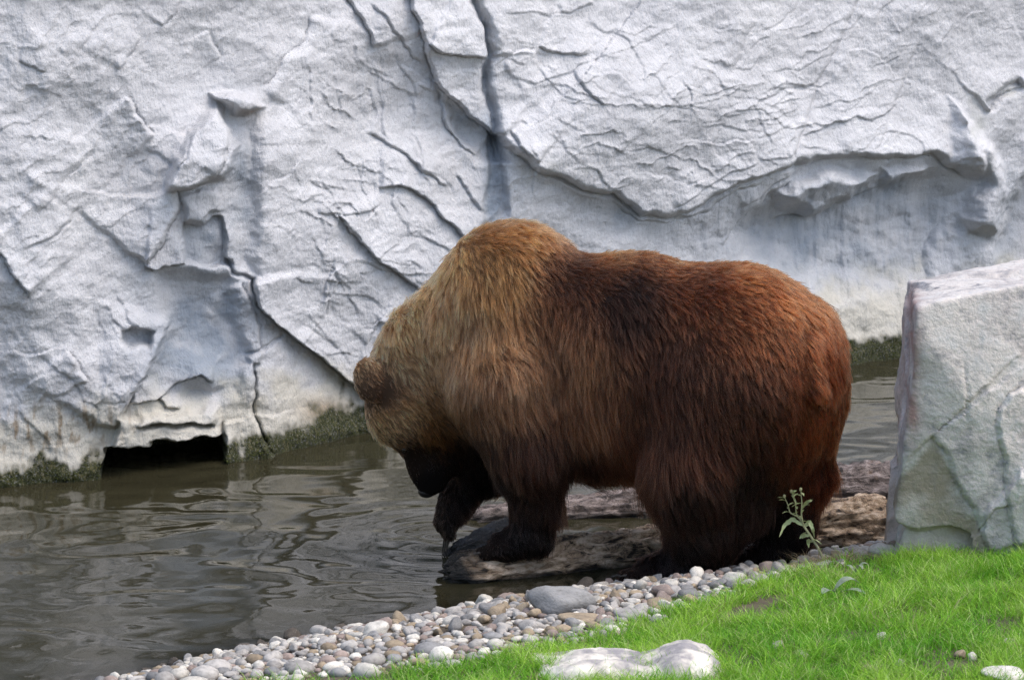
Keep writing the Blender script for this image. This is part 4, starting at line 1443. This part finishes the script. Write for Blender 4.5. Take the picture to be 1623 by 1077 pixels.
t.l.new(ms.outputs[0], t.n['Material Output'].inputs[0])
MAT_GRASS = t.m
grass = obj('grass', tme, MAT_GRASS)
tag(grass, 'short bright green turf sloping down to the shingle', 'grass', kind='stuff')


# ---------------------------------------------------------------- small plants
def leaf_mesh(name, pts, wid, fold=0.25, lobes=0, up=UPV):
    """a leaf along pts with half-widths wid, notched edges when lobes > 0"""
    pts = np.asarray(pts, float); n = len(pts)
    T = np.gradient(pts, axis=0); T /= np.linalg.norm(T, axis=1, keepdims=True) + 1e-9
    S = np.cross(T, up); S /= np.linalg.norm(S, axis=1, keepdims=True) + 1e-9
    Nn = np.cross(S, T)
    w = np.asarray(wid, float).copy()
    if lobes:
        w *= 0.55 + 0.45 * np.abs(np.sin(np.linspace(0, lobes * np.pi, n)))
    Lf = pts - S * w[:, None] + Nn * (w * fold)[:, None]
    Rt = pts + S * w[:, None] + Nn * (w * fold)[:, None]
    Vv = np.concatenate([Lf, pts, Rt])
    i = np.arange(n - 1)
    Fq_ = np.concatenate([np.stack([i, i + 1, n + i + 1, n + i], 1), np.stack([n + i, n + i + 1, 2 * n + i + 1, 2 * n + i], 1)])
    me = mesh_np(name, Vv, Fq_)
    return me


def leafmat(name, c0, c1):
    t = NT(name)
    nn_ = t.noise(t.coord(), 60, 4, 0.6)
    colr = t.ramp(nn_, [(0.3, c0), (0.7, c1)])
    t.set(t.b, 'Base Color', colr); t.set(t.b, 'Roughness', 0.6)
    tl = t.new('ShaderNodeBsdfTranslucent'); t.l.new(colr, tl.inputs[0])
    ms = t.new('ShaderNodeMixShader'); ms.inputs[0].default_value = 0.25
    t.l.new(t.b.outputs[0], ms.inputs[1]); t.l.new(tl.outputs[0], ms.inputs[2])
    t.l.new(ms.outputs[0], t.n['Material Output'].inputs[0])
    return t.m


MAT_THISTLE = leafmat('thistle_leaf', (0.42, 0.50, 0.20), (0.66, 0.72, 0.40))
MAT_STEM = leafmat('thistle_stem', (0.42, 0.42, 0.20), (0.62, 0.60, 0.36))
MAT_DOCK = leafmat('dock_leaf', (0.20, 0.26, 0.17), (0.36, 0.42, 0.31))
MAT_STRAW = leafmat('straw', (0.30, 0.23, 0.12), (0.50, 0.41, 0.25))

tb0 = ground_at(1308, 893)
thistle = empty('thistle', tb0)
tag(thistle, 'single leaning thistle with pale spiny leaves in front of the bear\'s hind legs', 'plant')
trg = np.random.default_rng(9)


def TP(px, py, dy=0.0):
    return at_depth(px, py, tb0[1] + dy) - tb0


def smooth_path(ps, n=9):
    ps = np.asarray(ps, float)
    tq = np.linspace(0, 1, len(ps)); q = np.linspace(0, 1, n)
    return np.stack([np.interp(q, tq, ps[:, k]) for k in range(3)], 1)


STEMS = [([(1308, 893), (1297, 868), (1283, 846), (1273, 832)], 0, 0.0055, 0.0042),
         ([(1273, 832), (1270, 815), (1271, 795), (1269, 775)], -0.02, 0.0040, 0.0015),
         ([(1274, 830), (1262, 815), (1261, 795), (1254, 778)], 0.02, 0.0036, 0.0014),
         ([(1264, 818), (1252, 812), (1249, 800), (1243, 786)], 0.03, 0.0032, 0.0013)]
for ps, dy, ra0, ra1 in STEMS:
    path = smooth_path([TP(a, b, dy * k / (len(ps) - 1)) for k, (a, b) in enumerate(ps)], 12)
    obj('stem', mesh_mixed('stem', [tube(path, np.linspace(ra0, ra1, 12), 7)]), MAT_STEM, thistle)
    # buds and short spiny leaves along the stem
    for q in np.linspace(0.12, 0.98, 7 if ra0 < 0.005 else 5):
        p = path[int(q * 11)]
        a = trg.uniform(0, 6.28); L_ = trg.uniform(0.018, 0.040)
        d = np.array([math.cos(a), 0.6 * math.sin(a), trg.uniform(-0.1, 0.8)]); d /= np.linalg.norm(d)
        pts = p + d[None] * (np.linspace(0, 1, 9) * L_)[:, None] + UPV[None] * (-0.3 * L_ * np.linspace(0, 1, 9) ** 2)[:, None]
        obj('leaf', leaf_mesh('leaf', pts, 0.0065 * np.sin(np.linspace(0.3, 3.05, 9)), 0.4, 4), MAT_THISTLE, thistle)
    if ra0 < 0.005:
        obj('bud', sphere_mesh('bud', path[-1], (0.006, 0.006, 0.008), 2), MAT_STEM, thistle)
for ps, w in [([(1272, 832), (1256, 822), (1243, 832), (1235, 851)], 0.010), ([(1274, 834), (1283, 826), (1288, 838), (1291, 852)], 0.009), ([(1284, 848), (1276, 848), (1270, 850), (1267, 853)], 0.009), ([(1290, 858), (1281, 856), (1281, 862), (1282, 868)], 0.008), ([(1270, 806), (1278, 796), (1284, 793), (1288, 792)], 0.007), ([(1262, 798), (1256, 784), (1258, 778), (1263, 777)], 0.006)]:
    path = smooth_path([TP(a, b, 0.03 * trg.normal()) for a, b in ps], 15)
    obj('leaf', leaf_mesh('leaf', path, w * np.sin(np.linspace(0.5, 3.1, 15)), 0.5, 5, np.array([0, -1.0, 0.3])), MAT_THISTLE, thistle)

# broad dock leaves lying in the turf
db = ground_at(1322, 945)
dock = empty('dock_plant', db)
tag(dock, 'low dock plant with broad grey green arching leaves in the turf', 'plant')
for (x0_, z0_, dx, dz, L_, w_, dyy) in [(0.0, 0.02, 0.055, 0.030, 0.13, 0.026, 0.02), (0.0, 0.015, -0.03, 0.014, 0.07, 0.022, -0.07), (0.02, 0.015, 0.05, 0.014, 0.09, 0.018, -0.07)]:
    q = np.linspace(0, 1, 11)
    pts = np.stack([x0_ + dx * 1.6 * q, dyy * q, z0_ + 4 * dz * q * (1 - q * 0.82)], 1)
    obj('leaf', leaf_mesh('leaf', pts, w_ * np.sin(np.linspace(0.2, 3.1, 11)), 0.25), MAT_DOCK, dock)
db2 = ground_at(1356, 915)
dock2 = empty('dock_plant', db2)
tag(dock2, 'small single leaf rosette near the corner of the boulder', 'plant')
for (dx, dz, dyy, w_) in [(0.05, 0.03, 0.0, 0.012), (-0.04, 0.02, 0.03, 0.010), (0.02, 0.03, -0.05, 0.010)]:
    q = np.linspace(0, 1, 9)
    obj('leaf', leaf_mesh('leaf', np.stack([dx * q, dyy * q, 0.015 + 4 * dz * q * (1 - 0.8 * q)], 1), w_ * np.sin(np.linspace(0.2, 3.1, 9)), 0.25), MAT_DOCK, dock2)

# withered straw by the foot of the thistle
ns_ = 420
c0 = ground_at(1325, 893)
xs = c0[0] + RNG.normal(size=ns_) * 0.075; ys = c0[1] + RNG.normal(size=ns_) * 0.06
Pst = np.stack([xs, ys, ground_z(xs, ys) + 0.002], 1)
Vt, Ft, Ct = blades(Pst, 0.03 + 0.05 * RNG.random(ns_), 0.9 + 0.9 * RNG.random(ns_), 0.0010 + 0.0006 * RNG.random(ns_), np.tile([[0.4, 0.32, 0.2]], (ns_, 1)))
straw = obj('straw', mesh_np('straw', Vt, Ft), MAT_STRAW)
tag(straw, 'patch of withered straw at the foot of the thistle', 'straw', kind='stuff')

# moss fringe hanging on the wall just above the water
mi = np.argwhere((moss > 0.75) & (d_low > 3) & (d_low < 75) & (PX > -30) & (PX < 1660) & (CZ < 0.35))
sel = mi[RNG.choice(len(mi), min(6000, len(mi)), replace=False)]
Pm = V[sel[:, 0], sel[:, 1]].astype(float)
nm_ = len(Pm)
Hm = 0.004 + 0.009 * RNG.random(nm_)
mt = np.array([0.040, 0.047, 0.012]) * (0.3 + 1.2 * RNG.random((nm_, 1)))
az = RNG.normal(size=nm_) * 0.9
tipd = np.stack([np.sin(az) * 0.8, -np.cos(az), RNG.normal(size=nm_) * 0.4 - 0.3], 1)
sdv = np.cross(tipd, UPV); sdv /= np.linalg.norm(sdv, axis=1, keepdims=True)
wd = 0.004 * (0.6 + RNG.random(nm_))
Vm = np.stack([Pm - sdv * wd[:, None], Pm + sdv * wd[:, None], Pm + tipd * Hm[:, None]], 1).reshape(-1, 3)
mme = mesh_np('moss', Vm, np.arange(nm_ * 3).reshape(-1, 3))
add_col(mme, 'tint', np.repeat(mt, 3, 0))
t = NT('moss_tuft')
moss_o = obj('moss', mme, t.out(t.attr('tint').outputs['Color'], 0.9, None, 0.1), wall)
moss_o['kind'] = 'stuff'
moss_o['label'] = 'dark olive moss fringe along the foot of the wall'
